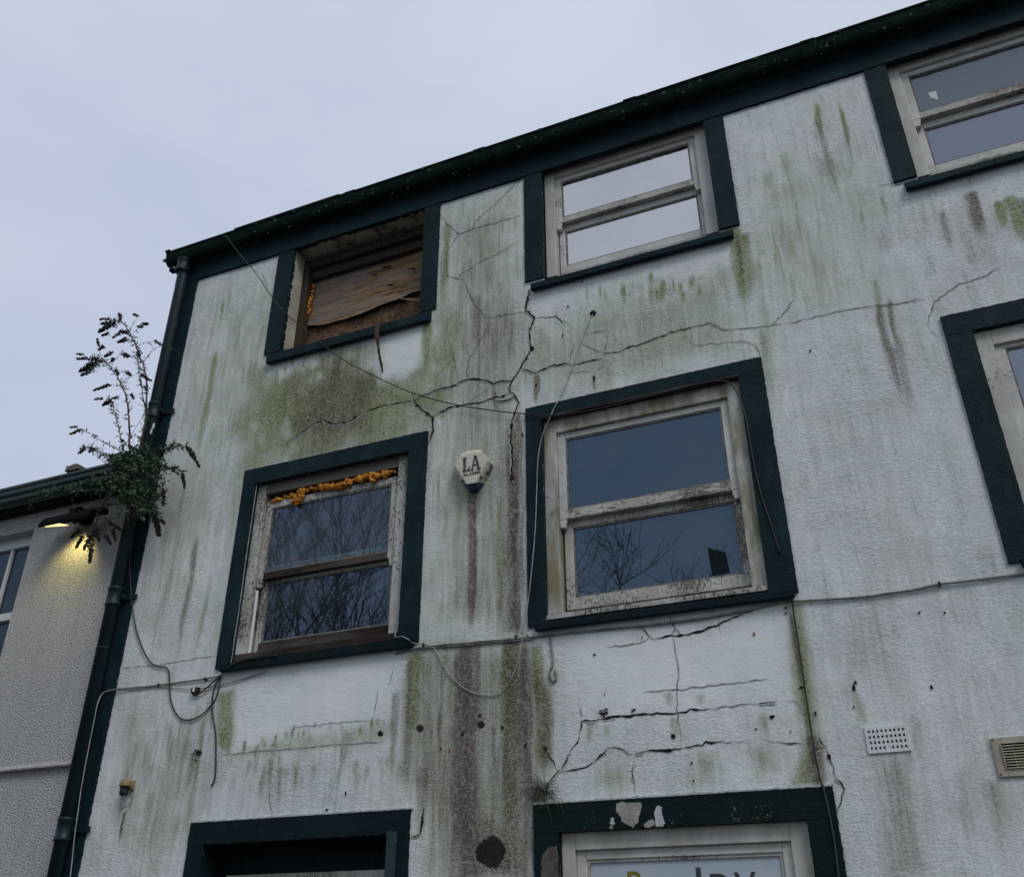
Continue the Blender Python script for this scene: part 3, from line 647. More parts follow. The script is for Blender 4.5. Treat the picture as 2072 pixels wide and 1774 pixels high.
b = MB(); b.box(XL+.001, XL+.25, .03, 8, 0, ZTOP); b.box(XR-.25, XR, .03, 8, 0, ZTOP); b.box(XL+.25, XR-.25, 7.75, 8, 0, ZTOP)
obj('side_wall', b, M['brickside'], house)

# ---- green trim: corner strip, frieze
def rough_strip(mbd, x0, x1, z0, z1, y0, y1, jx0=0., jx1=0., jz0=0., jz1=0., step=.017, sd=0):
    """a painted band whose chosen edges wander by a few millimetres"""
    rr = random.Random(sd); nxx = max(1, int((x1-x0)/step)); nzz = max(1, int((z1-z0)/step)); pts = []
    def wob(j): return rr.gauss(0, 1)*j
    for i in range(nxx): pts.append((x0+(x1-x0)*i/nxx+(0 if i else wob(jx0)), z0+wob(jz0)))
    for i in range(nzz): pts.append((x1+wob(jx1), z0+(z1-z0)*i/nzz))
    for i in range(nxx): pts.append((x1-(x1-x0)*i/nxx, z1+wob(jz1)))
    for i in range(nzz): pts.append((x0+wob(jx0), z1-(z1-z0)*i/nzz))
    mbd.slab(pts, y0, y1)
b = MB(); rough_strip(b, XL-.012, -5.20, 0, 6.919, -.018, .02, .001, .0022, 0, 0, sd=1)
obj('corner_band', b, M['green'], house)
b = MB(); rough_strip(b, XL-.012, XR, 6.921, 7.10, -.022, .02, 0, 0, .0016, 0, sd=2)
b.prism([(-.022, 7.075), (-.034, 7.085), (-.05, 7.10), (-.066, 7.112), (-.07, 7.135), (-.022, 7.135)], XL-.02, XR)
obj('frieze_band', b, M['green'], house)
b = MB(); b.box(XL-.03, XR, -.12, .1, 7.137, 7.16)
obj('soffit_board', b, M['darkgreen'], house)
# ---- gutter (ogee), swollen joints and end stop
gp = [(-.060, 7.165), (-.064, 7.122), (-.072, 7.108), (-.086, 7.100), (-.100, 7.101), (-.114, 7.110), (-.126, 7.126), (-.134, 7.146), (-.140, 7.168), (-.143, 7.200), (-.146, 7.214), (-.154, 7.220), (-.154, 7.232), (-.136, 7.234), (-.130, 7.185), (-.118, 7.135), (-.095, 7.114), (-.075, 7.120), (-.072, 7.165)]
b = MB()
xs = [-5.50, -4.62, -3.55, -2.35, -1.1, .2, 1.5, 3., XR+.02]
for i in range(len(xs)-1):
    dz = (0, .004, .0, -.003, .002, -.002, .003, 0)[i]
    b.prism([(y, z+dz) for y, z in gp], xs[i], xs[i+1]-.0005)
    if i: b.prism([(y*1.0-(.005 if y < -.08 else 0), z+dz-(.005 if z < 7.13 else -.003)) for y, z in gp], xs[i]-.05, xs[i]+.05)
b.prism([(y, z) for y, z in gp[:13]], -5.512, -5.5005)
g = obj('gutter', b, M['gutter'], house, bevel=.003)
b = MB(); b.box(-5.52, -5.47, -.160, -.12, 7.234, 7.25); obj('gutter_clip', b, M['darkgreen'], house, bevel=.003)
b = MB(); b.box(-5.46, -5.43, -.12, -.06, 7.03, 7.07); b.box(-5.485, -5.455, -.10, -.05, 7.045, 7.085)
obj('gutter_bracket', b, M['darkgreen'], house, bevel=.003)
# lichen and moss on the gutter lip
rr = random.Random(12); b = MB()
for i in range(150):
    x = rr.uniform(-4.6, 2.6); k = rr.random(); t_ = rr.random(); y, z = (-.150, 7.222) if k < .35 else ((-.128-.014*t_, 7.128+t_*.07) if k < .75 else (-.104, 7.103))
    r = rr.uniform(.004, .016); b.lathe((x, y-.002, z), [(r*.2, -.004), (r, 0), (r*.6, .003), (r*.1, .004)], 7, 'y')
obj('lichen', b, M['moss'], g)['kind'] = 'stuff'
b = MB()
b.add([(-5.6, -.09, 7.20), (XR+.1, -.09, 7.20), (XR+.1, 4, 8.6), (-5.6, 4, 8.6), (-5.6, -.09, 7.225), (XR+.1, -.09, 7.225), (XR+.1, 4, 8.63), (-5.6, 4, 8.63)],
      [(0, 1, 2, 3), (4, 7, 6, 5), (0, 4, 5, 1), (1, 5, 6, 2), (2, 6, 7, 3), (3, 7, 4, 0)])
b.add([(-5.6, 8.1, 7.20), (XR+.1, 8.1, 7.20), (XR+.1, 4.002, 8.6), (-5.6, 4.002, 8.6), (-5.6, 8.1, 7.225), (XR+.1, 8.1, 7.225), (XR+.1, 4.002, 8.63), (-5.6, 4.002, 8.63)],
      [(0, 3, 2, 1), (4, 5, 6, 7), (0, 1, 5, 4), (1, 2, 6, 5), (2, 3, 7, 6), (3, 0, 4, 7)])
rf = obj('roof', b, M['slate'], house)
b = MB(); b.box(-4.75, -3.66, -.156, -.02, 7.2355, 7.246)      # one lifted felt / slate edge standing above the gutter
obj('lifted_slate', b, M['slate'], rf, bevel=.003)
# overflow stub on the frieze
b = MB(); c = at(660, 452, -.02); b.lathe((c[0], -.02, c[2]), [(.013, .0), (.013, -.05), (.010, -.05), (.010, -.01)], 12, 'y')
obj('overflow_stub', b, M['pipe'], house, smooth=False)

# ---- windows
def surround(win, ox0, ox1, oz0, oz1, ix0, ix1, iz1, top=True, m='green', sd=0):
    b = MB(); J = .0011; zt = iz1 if top else oz1
    rough_strip(b, ox0, ix0, oz0, zt, -.016, .03, J, .0008, J, 0, sd=sd)
    if not top: obj('surround', b, M[m], win); b = MB()
    rough_strip(b, ix1, ox1, oz0, zt, -.016, .03, .0008, J, J, 0, sd=sd+1)
    if top: rough_strip(b, ox0, ox1, iz1+.0005, oz1, -.0175, .03, J, J, .001, J, sd=sd+2)
    return obj('surround', b, M[m], win)
def sill(win, x0, x1, zb, zf, zk, yb, m='green', cracks=()):
    b = MB(); cuts = [x0, *cracks, x1]
    for i in range(len(cuts)-1):
        b.prism([(-.052, zb), (-.054, zf), (.03, zf+(zk-zf)*.7), (yb, zk), (yb, zb+.01), (-.014, zb+.012), (-.014, zb)], cuts[i]+.0008, cuts[i+1]-.0008)
    return obj('sill', b, M[m], win, bevel=.005)
def reveal(b, x0, x1, z0, z1, y0, y1, t=.02):
    b.box(x0-t, x0, y0, y1, z0-t, z1+t); b.box(x1, x1+t, y0, y1, z0-t, z1+t); b.box(x0, x1, y0, y1, z1, z1+t); b.box(x0, x1, y0, y1, z0-t, z0)
def sash(win, name, x0, x1, z0, z1, y, gx0, gx1, gz0, gz1, mats, glass, horn=0., th=.042, rail=None):
    """one sliding sash, its face at depth y, with the glass set back behind a putty line"""
    b = MB()
    b.box(x0, gx0, y, y+th, z0, z1); b.box(gx1, x1, y, y+th, z0, z1)
    b.cur = 1 if rail == 'top' else 0
    b.box(gx0, gx1, y+.0015, y+th, gz1, z1)
    b.cur = 1 if rail in ('bot',) else 0
    b.box(gx0, gx1, y+.0015, y+th, z0, gz0); b.cur = 0
    if horn:
        for xa, xb in ((x0, x0+.045), (x1-.045, x1)):
            b.slab([(xa, z0), (xb, z0), (xb, z0-horn*.4), (xb-.008, z0-horn*.6), (xb-.006, z0-horn), (xa+.004, z0-horn), (xa, z0-horn*.5)] if xa == x0 else
                   [(xa, z0), (xb, z0), (xb, z0-horn*.5), (xb-.004, z0-horn), (xa+.006, z0-horn), (xa+.008, z0-horn*.6), (xa, z0-horn*.4)], y+.001, y+th-.002)
    s = obj(name, b, mats, win, bevel=.004)
    p = MB(); q = .011
    for xa, xb, za, zb in ((gx0-.001, gx0+q, gz0, gz1), (gx1-q, gx1+.001, gz0, gz1), (gx0+q, gx1-q, gz0-.001, gz0+q), (gx0+q, gx1-q, gz1-q, gz1+.001)):
        p.box(xa, xb, y+.008, y+.02, za, zb)
    obj('putty_line', p, M['putty'], win)
    g = MB(); g.box(gx0-.004, gx1+.004, y+.0155, y+.0195, gz0-.004, gz1+.004)
    obj('pane', g, glass, win)
    return s
def box_frame(b, x0, x1, z0, z1, wl, wr, wt, y0, y1):
    b.box(x0, x0+wl, y0, y1, z0, z1); b.box(x1-wr, x1, y0, y1, z0, z1); b.box(x0+wl, x1-wr, y0+.002, y1, z1-wt, z1)
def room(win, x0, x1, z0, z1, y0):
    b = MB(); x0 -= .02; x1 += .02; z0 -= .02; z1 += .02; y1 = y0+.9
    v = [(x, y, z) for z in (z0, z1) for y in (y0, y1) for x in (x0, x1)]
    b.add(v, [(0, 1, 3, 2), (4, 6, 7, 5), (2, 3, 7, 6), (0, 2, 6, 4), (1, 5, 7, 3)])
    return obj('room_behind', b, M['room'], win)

def window_mid(key, ox0, ox1, glass_u, glass_l, mats, sd):
    x0, x1, _, zt = HOLES[key]
    b = MB(); b.cur = 0; box_frame(b, x0, x1, 3.372, 4.70 if zt > 4.69 else zt, .086, .088, .10, .02, .14)
    w = obj('window', b, M[mats[0]], house, bevel=.004)
    surround(w, ox0, ox1, 3.298, 4.812, x0, x1, zt, sd=sd)
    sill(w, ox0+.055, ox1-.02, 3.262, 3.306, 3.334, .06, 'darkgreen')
    s = MB(); s.prism([(-.004, 3.333), (-.006, 3.362), (.06, 3.372), (.14, 3.372), (.14, 3.333)], x0+.002, x1-.001); obj('sub_sill', s, M[mats[1]], w, bevel=.003)
    if zt > 4.69:
        s = MB(); s.prism([(-.032, 4.698), (-.034, 4.713), (.03, 4.726), (.03, 4.70)], x0-.004, x1+.006); obj('drip_board', s, M['bare'], w, bevel=.003)
    sx0, sx1 = x0+.086, x1-.088
    sash(w, 'upper_sash', sx0, sx1, 3.982, 4.599, .044, sx0+.053, sx1-.05, 4.046, 4.556, [M[mats[2]], M['railm']], glass_u, .055, rail='bot')
    sash(w, 'lower_sash', sx0+.012, sx1-.002, 3.405, 3.99, .088, sx0+.068, sx1-.046, 3.480, 3.935, M[mats[3]], glass_l)
    room(w, x0, x1, 3.31, zt, .15)
    return w
wmc = window_mid('mc', -2.030, -.460, M['winblue'], M['winblue'], ('paint_alg', 'paint_old', 'paint_s', 'paint_old'), 20)
s = MB(); c = [at(u, v, .1025) for u, v in ((1432, 1108), (1468, 1117), (1477, 1158), (1441, 1164))]; s.slab([(q[0], q[2]) for q in c], .1005, .1025); obj('dark_sticker', s, M['darkgreen'], wmc)
wmc['label'] = 'large sash window with blue glass and algae-stained frame'
wmr = window_mid('mr', .563, 2.15, M['winlav'], M['winlav'], ('paint', 'paint_old', 'paint_s', 'paint_s'), 30)
wmx = window_mid('mx', 3.1, 4.58, M['winblue'], M['winblue'], ('paint', 'paint_old', 'paint_s', 'paint_s'), 33)
# left board of the centre window is the greenest: an extra facing already carries that paint
def window_top(key, ox0, ox1, glass_u, glass_l, sd, blind):
    x0, x1, _, zt = HOLES[key]
    b = MB(); box_frame(b, x0, x1, 5.925, zt, .079, .092, .068, .052, .18)
    w = obj('window', b, M['paint'], house, bevel=.004)
    surround(w, ox0, ox1, 5.885, 6.9205, x0, x1, 6.9205, False, sd=sd)
    sill(w, ox0+.055, ox1-.05, 5.775, 5.822, 5.925, .10, cracks=(x0+.42, x0+.80))
    sx0, sx1 = x0+.079, x1-.092
    sash(w, 'upper_sash', sx0, sx1, 6.431, zt-.068, .076, sx0+.049, sx1-.049, 6.482, zt-.110, [M['paint_s'], M['railm']], glass_u, .06, rail='bot')
    sash(w, 'lower_sash', sx0+.006, sx1, 5.985, 6.445, .12, sx0+.052, sx1-.04, 6.045, 6.375, M['paint_s'], glass_l)
    s = MB(); s.box(sx0+.01, sx1-.01, .12, .17, 5.925, 5.984); obj('bottom_rail', s, M['railm'], w, bevel=.003)
    room(w, x0, x1, 5.93, zt, .19)
    if blind:
        s = MB(); n = 26
        for i in range(n):
            z = 6.0+i*.0345; s.prism([(.170, z), (.178, z+.0345*.5), (.170, z+.034), (.181, z+.034), (.189, z+.0345*.5), (.181, z)], sx0+.02, sx1-.02)
        obj('blind', s, M['blind'], w)
    return w
wtc = window_top('tc', -2.022, -.461, M['winfilm'], M['winfilm'], 40, True)
wtc['label'] = 'white framed sash window with pale mirrored glass below the gutter'
wtr = window_top('tr', .516, 2.07, M['wingrey'], M['winlav'], 50, False)
wtx = window_top('tx', 3.06, 4.58, M['winlav'], M['winlav'], 55, False)
# torn paper on the right window's glass
s = MB(); c = [at(u/4+1554, v/4, .088) for u, v in ((1295, 750), (1358, 735), (1378, 803), (1352, 806), (1345, 795), (1318, 797))]
s.slab([(q[0], q[2]) for q in c], .0895, .0905); obj('paper_scrap', s, M['sticker'], wtr)

# ---- left middle window: dropped sash, foam in the gap
x0, x1, _, zt = HOLES['ml']
b = MB(); b.cur = 0; b.box(x0-.012, x0+.068, .035, .16, 3.345, 4.68); b.box(x1-.103, x1-.028, .035, .16, 3.345, 4.68)
b.box(x1-.026, x1, .045, .16, 3.345, 4.68)
b.cur = 1; b.box(x0+.068, x1-.103, .040, .16, 4.603, 4.68)
wml = obj('window', b, [M['paint_old'], M['dirtyhead']], house, bevel=.004)
wml['label'] = 'peeling sash window with orange foam along its dropped upper sash'
surround(wml, -4.330, -2.770, 3.298, 4.810, x0, x1, 4.68, sd=60)
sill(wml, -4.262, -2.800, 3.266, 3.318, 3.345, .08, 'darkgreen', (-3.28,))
sash(wml, 'upper_sash', -4.142, -3.022, 3.932, 4.545, .062, -4.092, -3.080, 3.986, 4.492, [M['paint_old'], M['bare']], M['wintree'], .055, rail='bot')
sash(wml, 'lower_sash', -4.125, -3.022, 3.400, 3.945, .106, -4.079, -3.066, 3.486, 3.915, [M['paint_old'], M['bare']], M['wintree'], rail='bot')
s = MB(); s.box(-4.09, -3.05, .104, .107, 3.402, 3.480); obj('bare_rail', s, M['bare'], wml, bevel=.001)
s = MB(); s.box(-4.215, -2.94, .02, .1, 3.3455, 3.395); obj('sub_sill', s, M['bare'], wml, bevel=.004)
s = MB(); s.tube([(-4.134, .078, 3.40), (-4.136, .078, 3.86)], .010, 8); obj('sash_cord_tube', s, M['blind'], wml)
room(wml, x0, x1, 3.35, zt, .17)
s = MB(); s.box(-4.1, -3.06, .112, .150, 4.020, 4.052); obj('inner_ledge', s, M['ledge'], wml, bevel=.003)
rf_ = random.Random(5)
def foam(pts, rad, name, parent, per=5, y=.05):
    bm = bmesh.new()
    for i in range(len(pts)-1):
        a, c = Vector(pts[i]), Vector(pts[i+1])
        for j in range(per):
            q = a.lerp(c, j/per)+Vector((rf_.gauss(0, .006), rf_.uniform(-.012, .012), rf_.gauss(0, .005))); r = rad*rf_.choice((.45, .7, .9, 1.1, 1.45))
            mtx = Matrix.Translation(q) @ Matrix.Rotation(rf_.uniform(0, 3), 4, 'Y') @ Matrix.Diagonal((1.35, 1, .9, 1))
            bmesh.ops.create_icosphere(bm, subdivisions=2, radius=r, matrix=mtx)
    me = bpy.data.meshes.new(name); org = ORG[parent.name]
    for v in bm.verts:
        v.co += Vector((math.sin(v.co.z*260+v.co.x*90), math.sin(v.co.x*210), math.sin(v.co.x*170+v.co.y*220)))*.0022; v.co -= Vector(org)
    bm.to_mesh(me); bm.free(); me.materials.append(M['foam']); me.polygons.foreach_set('use_smooth', [True]*len(me.polygons))
    o = bpy.data.objects.new(name, me); COL.objects.link(o); o.parent = parent
    r = o.modifiers.new('fuse', 'REMESH'); r.mode = 'VOXEL'; r.voxel_size = .0035; r.use_smooth_shade = True
    tx = bpy.data.textures.new('foam', 'CLOUDS'); tx.noise_scale = .016; tx.noise_depth = 3
    dm = o.modifiers.new('lumps', 'DISPLACE'); dm.texture = tx; dm.strength = .016; dm.mid_level = .5; dm.texture_coords = 'GLOBAL'
    return o
def fpx(l, y): return [at(u/4+414.4, v/4+828.8, y) for u, v in l]
foam(fpx([(560, 735), (640, 715), (700, 700), (720, 695)], .06), .014, 'foam_bead', wml, 5)
foam(fpx([(735, 690), (720, 735), (745, 750), (790, 712), (770, 670), (800, 660), (905, 645)], .05), .015, 'foam_bead', wml, 7)
foam(fpx([(940, 635), (1000, 620), (1050, 620), (1150, 590), (1240, 565), (1340, 540), (1440, 520), (1555, 495)], .05), .019, 'foam_bead', wml, 7)
foam(fpx([(1030, 640), (1110, 620), (1165, 590)], .042), .018, 'foam_bead', wml, 6); foam(fpx([(1345, 565), (1375, 570)], .042), .016, 'foam_bead', wml, 4)
s = foam(fpx([(700, 1215), (770, 1220)], .13), .014, 'foam_lump', wml, 5)

# ---- boarded window, top left
x0, x1, _, zt = HOLES['tl']
b = MB(); b.cur = 0
b.box(x0-.02, x0+.0, .018, .15, 5.86, zt); b.box(x1, x1+.02, .018, .15, 5.86, zt)
b.cur = 1
n = 5; ex = [x0, x0+.24, x0+.52, x0+.78, x0+1.02, x1]
for i in range(n): b.box(ex[i]+.001, ex[i+1]-.001, .004+.004*(i % 2), .148, zt-.001-.004*((i*2) % 3), zt+.02)
wtl = obj('window', b, [M['cream'], M['soffit']], house, bevel=.002)
wtl['label'] = 'open window hole closed with rotten torn plywood'
surround(wtl, -4.322, -2.755, 5.868, 6.9205, x0, x1, 6.9205, False, sd=70)
sill(wtl, -4.262, -2.79, 5.748, 5.826, 5.905, .155, cracks=())
s = MB(); s.box(x0-.02, x0+.055, .152, .24, 5.86, zt-.02); s.box(x1-.04, x1+.02, .152, .24, 5.86, zt-.02); s.box(x0+.055, x1-.04, .155, .24, zt-.11, zt-.02)
s.box(x0+.055, x1-.04, .20, .24, zt-.20, zt-.112)
obj('lining', s, M['oldwood'], wtl, bevel=.004)
s = MB(); s.box(x0-.02, x1+.02, .262, .285, 5.84, 6.9); obj('chipboard', s, M['chip'], wtl)
# the split plywood sheet with a curled, torn lower edge
low = [at(u/4+518, v/4+362.6+rf_.gauss(0, .7), .20) for u, v in ((395, 1178), (410, 1176), (470, 1172), (520, 1166), (580, 1150), (640, 1130), (700, 1112), (760, 1100), (820, 1085), (880, 1062), (940, 1035), (1000, 1008), (1070, 985), (1150, 962), (1200, 935), (1240, 918), (1330, 888), (1400, 868))]
s = MB(); rows = 16; nn = len(low); vs = []
for i, q in enumerate(low):
    for j in range(rows+1):
        t = j/rows; z = q[2]+(6.80-q[2])*t; x = q[0]
        y = .250-.030*math.exp(-t*4.5)*(1+.3*math.sin(x*7))+(float(fbm(np.array(x*5.), np.array(z*24.), 41, 4))-.5)*.030
        vs.append((x, y, z))
for y_off in (0, .006):
    s.add([(a, c+y_off, d) for a, c, d in vs], [(i*(rows+1)+j, (i+1)*(rows+1)+j, (i+1)*(rows+1)+j+1, i*(rows+1)+j+1) for i in range(nn-1) for j in range(rows)])
o_ = len(s.v)//2
s.f += [(i*(rows+1), (i+1)*(rows+1), o_+(i+1)*(rows+1), o_+i*(rows+1)) for i in range(nn-1)]; s.mi += [0]*(nn-1)
obj('plywood_sheet', s, M['plank'], wtl, smooth=False)
def px2(u, v, y): return at(u/4+518, v/4+362.6, y)
s = MB()
def sliver(pts, y, th=.006, y2=None):
    q = [px2(u, v, y) for u, v in pts]; s.slab([(a[0], a[2]) for a in q], y, y+th)
sliver([(1140, 962), (1230, 962), (1335, 965), (1335, 985), (1290, 985), (1210, 975)], .19); obj('splinter', s, M['plank'], wtl); s = MB()
sliver([(1065, 855), (1130, 818), (1140, 822), (1120, 842), (1075, 862)], .196); obj('splinter', s, M['plank'], wtl)
for pl, y in (([(1020, 715), (1085, 695), (1095, 702), (1030, 722)], .224), ([(930, 778), (980, 762), (985, 768), (940, 782)], .22), ([(1220, 722), (1290, 718), (1285, 730)], .224), ([(1060, 862), (1075, 850), (1110, 850), (1095, 862)], .195)):
    s = MB(); sliver(pl, y); obj('split', s, M['dark'], wtl)
foam([px2(u, v, .21) for u, v in ((463, 855), (455, 930), (430, 990), (425, 1060), (410, 1130))], .011, 'foam_bead', wtl, 8)
foam([px2(u, v, .235) for u, v in ((1290, 548), (1350, 540))], .014, 'foam_bead', wtl, 5)
# torn ply strip hanging over the sill: its own thing
s = MB(); q = [(1000, 1085, .05), (1015, 1110, -.01), (1000, 1140, -.05), (988, 1160, -.062), (975, 1250, -.062), (985, 1330, -.05), (995, 1420, -.04), (1012, 1500, -.03), (1022, 1565, -.025)]
wd = [.012, .012, .020, .045, .040, .026, .020, .022, .010]; vs = []
q = smooth_path([px2(u, v, y) for u, v, y in q], 4)
import bisect
for i, p in enumerate(q):
    t = i/(len(q)-1)*(len(wd)-1); k = min(int(t), len(wd)-2); w_ = wd[k]+(wd[k+1]-wd[k])*(t-k); w_ *= 1+.18*math.sin(i*2.3)
    vs += [(p.x-w_*.5, p.y+.004, p.z), (p.x+w_*.5, p.y-.002, p.z+.004), (p.x+w_*.5, p.y+.004, p.z+.004), (p.x-w_*.5, p.y+.010, p.z)]
fs = [(i*4+k, i*4+(k+1) % 4, i*4+4+(k+1) % 4, i*4+4+k) for i in range(len(q)-1) for k in range(4)]+[(0, 1, 2, 3), tuple(len(vs)-4+k for k in (3, 2, 1, 0))]
s.add(vs, fs); c = px2(985, 1300, -.05)
tag(obj('torn_wood_strip', s, wood_mat('dark_torn_veneer', (.05, .028, .018), (.10, .06, .04), (.13, .10, .08), (16, 1, 1.2), .004), loc=c), 'dark torn strip of wood hanging over the boarded window sill', 'wood strip')

# ---- ground floor openings
x0, x1, z0_, zt = HOLES['bc']
b = MB(); box_frame(b, x0, x1, .83, zt, .073, .095, .088, .03, .16)
wbc = obj('window', b, M['paint'], house, bevel=.004)
wbc['label'] = 'ground floor window with pale blue lettered panel and chipped green lintel'
sf = surround(wbc, -2.010, -.446, .76, 2.309, x0, x1, zt, m='flaked', sd=80)
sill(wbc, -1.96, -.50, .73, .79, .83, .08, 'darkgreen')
b = MB(); gx0, gx1, gz1 = -1.740, -.733, 2.032
b.box(x0+.073, gx0, .055, .11, .85, zt-.088); b.box(gx1, x1-.095, .055, .11, .85, zt-.088); b.box(gx0, gx1, .0565, .11, gz1, zt-.088); b.box(gx0, gx1, .0565, .11, .85, .92)
obj('sash', b, M['paint_s'], wbc, bevel=.004)
b = MB(); q = .014
for xa, xb, za, zb in ((gx0, gx0+q, .92, gz1), (gx1-q, gx1, .92, gz1), (gx0+q, gx1-q, gz1-q, gz1)): b.box(xa, xb, .066, .085, za, zb)
obj('glazing_bead', b, M['paint_old'], wbc)
b = MB(); b.box(gx0, gx1, .078, .084, .92, gz1); pn = obj('sign_panel', b, M['panel'], wbc)
def letter(body, px, py_top, h, mt, squash=1.):
    vs, fs = txt(body, 1., .012); zs = [v.y for v in vs]; xs_ = [v.x for v in vs]; a = at(px, py_top, .0765); k = h/(max(zs)-min(zs)); bb = MB()
    bb.add([(a[0]+(v.x-min(xs_))*k*squash, .0765, a[2]-(max(zs)-v.y)*k) for v in vs], fs); obj('letter', bb, mt, pn)
letter('B', 1269, 1762, .115, M['olive']); letter('l', 1407, 1754, .16, M['slatey']); letter('D', 1436, 1767, .10, M['slatey']); letter('V', 1484, 1764, .12, M['slatey'])
room(wbc, x0, x1, .83, zt, .17)
# bare cement and white patches where the lintel paint has come away
def lint(l): return [(at(u/3.077+1062, v/3.077+1580, -.018)[0], at(u/3.077+1062, v/3.077+1580, -.018)[2]) for u, v in l]
def rag(l, k=3, j=2.2, sd=1):
    rr = random.Random(sd); out = []
    for i in range(len(l)):
        (a, c), (d, e) = l[i], l[(i+1) % len(l)]
        for t in range(k): out.append((a+(d-a)*t/k+rr.gauss(0, j), c+(e-c)*t/k+rr.gauss(0, j)))
    return out
for pl, y, mm, nm in (([(572, 140), (600, 128), (650, 132), (722, 130), (726, 165), (712, 215), (705, 255), (672, 288), (640, 268), (605, 250), (596, 215), (566, 185)], -.0195, 'grey', 'bare_patch'),
                  ([(742, 268), (775, 240), (800, 236), (810, 270), (780, 285), (745, 286)], -.0195, 'grey', 'bare_patch'),
                  ([(108, 450), (150, 410), (200, 402), (208, 470), (212, 598), (212, 700), (105, 700), (100, 560)], -.0182, 'greydark', 'bare_patch'),
                  ([(525, 280), (545, 272), (552, 296), (530, 298)], -.0195, 'grey', 'bare_patch'),
                  ([(818, 160), (838, 150), (855, 165), (850, 200), (862, 225), (874, 260), (862, 282), (815, 280), (812, 235), (806, 190)], -.0205, 'flakewhite', 'white_patch'),
                  ([(538, 230), (552, 228), (560, 262), (545, 275), (533, 262)], -.0205, 'flakewhite', 'white_patch')):
    b = MB(); b.slab(lint(rag(pl, 4, 2.0, sd=len(pl))), y, -.010); obj(nm, b, M[mm], wbc)

b = MB(); rough_strip(b, -2.012, -.44, 2.3095, 2.319, -.0135, .01, .002, .002, 0, .0022, sd=7); obj('fillet', b, M['flakewhite'], wbc)
x0, x1, z0_, zt = HOLES['bl']
b = MB(); reveal(b, x0, x1, .30, zt, .028, .30)
b.box(x0, x1, .20, .26, 2.035, zt); b.box(x0, x0+.06, .15, .26, .3, 2.035); b.box(x1-.06, x1, .15, .26, .3, 2.035)
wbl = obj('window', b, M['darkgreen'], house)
s = MB(); rough_strip(s, -4.335, -2.755, 2.3285, 2.338, -.0135, .01, .002, .002, 0, .0022, sd=8); obj('fillet', s, M['flakewhite'], wbl)
wbl['label'] = 'deep dark green ground floor opening in shadow'
surround(wbl, -4.333, -2.769, .0, 2.328, x0, x1, zt, sd=90, m='darkgreen')  # darkened copy of the trim green stands in for dim light down here
s = MB(); rough_strip(s, -2.908, -2.845, .3, 2.215, -.0225, .0, .001, .002, 0, .004, sd=4); obj('repainted_strip', s, var('fresh_green_paint', (.014, .036, .046), (.010, .028, .038), 5, .6, .004, 60), wbl)
s = MB(); s.box(x0+.06, x1-.06, .165, .20, 1.985, 2.034); obj('cross_rail', s, M['paint_old'], wbl, bevel=.003)
s = MB(); s.box(x0+.06, x1-.06, .21, .216, .35, 1.985); obj('pane', s, M['winblue'], wbl)
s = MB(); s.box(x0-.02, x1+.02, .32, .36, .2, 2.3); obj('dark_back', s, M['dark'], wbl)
x0, x1, z0_, zt = HOLES['br']
b = MB(); box_frame(b, x0, x1, .83, zt, .08, .08, .08, .03, .16); wbr = obj('window', b, M['paint'], house, bevel=.004)
surround(wbr, .56, 2.14, .76, 2.32, x0, x1, zt, sd=95); sash(wbr, 'sash', x0+.08, x1-.08, .85, zt-.08, .06, x0+.13, x1-.13, .93, zt-.14, M['paint_s'], M['winblue']); room(wbr, x0, x1, .83, zt, .17); sill(wbr, .6, 2.1, .73, .79, .83, .08, 'darkgreen')
wbr['label'] = 'plain ground floor sash window without lettering'

# ---- downpipe on the corner, with sockets and brackets
PXc, PYc, PR = -5.318, -.078, .050
b = MB(); b.tube([(PXc, -.105, 7.10), (PXc, -.100, 7.02), (PXc, PYc, 6.94), (PXc, PYc, 0.05)], PR, 20)
dp = obj('downpipe', b, M['pipe'], house, smooth=True)
def zpix(px, py): return at(px, py, -.08)[2]
b = MB(); c0 = 7.04
b.lathe((PXc, -.10, c0), [(.055, -.07), (.062, -.068), (.062, -.045), (.057, -.04), (.057, .05), (.062, .055), (.062, .07), (.04, .072)], 20); obj('socket', b, M['pipe'], dp, smooth=True)
for z in (zpix(312, 832), zpix(240, 1206), zpix(139, 1677)):
    b = MB(); b.lathe((PXc, PYc, z), [(PR, -.075), (.0585, -.072), (.0585, -.052), (.055, -.048), (.055, .048), (.0585, .052), (.0585, .072), (PR, .075)], 20); sk = obj('socket', b, M['pipe'], dp, smooth=True)
    b = MB(); b.box(PXc-.12, PXc+.16, -.030, -.016, z-.02, z+.02); b.box(PXc-.075, PXc-.06, -.08, -.03, z-.018, z+.018); b.box(PXc+.06, PXc+.075, -.08, -.03, z-.018, z+.018); obj('bracket', b, M['pipe'], dp, bevel=.002)
b = MB(); z = zpix(220, 1310); b.lathe((PXc, PYc, z), [(PR, -.006), (.0535, -.005), (.0535, .005), (PR, .006)], 20); obj('clip_band', b, M['pipe'], dp)
b = MB()
for i, (u, v, w_, h_) in enumerate(((310, 862, .010, .030), (306, 872, .008, .03), (290, 935, .006, .02), (288, 955, .006, .025), (287, 970, .005, .015))):
    b = MB(); q = at(u, v, -.13); b.slab(rag([(q[0]-w_, q[2]-h_), (q[0]+w_, q[2]-h_*.6), (q[0]+w_*.6, q[2]+h_), (q[0]-w_*.7, q[2]+h_*.7)], 2, .002, i), -.1315, -.124); obj('flaked_paint', b, M['blind'], dp)

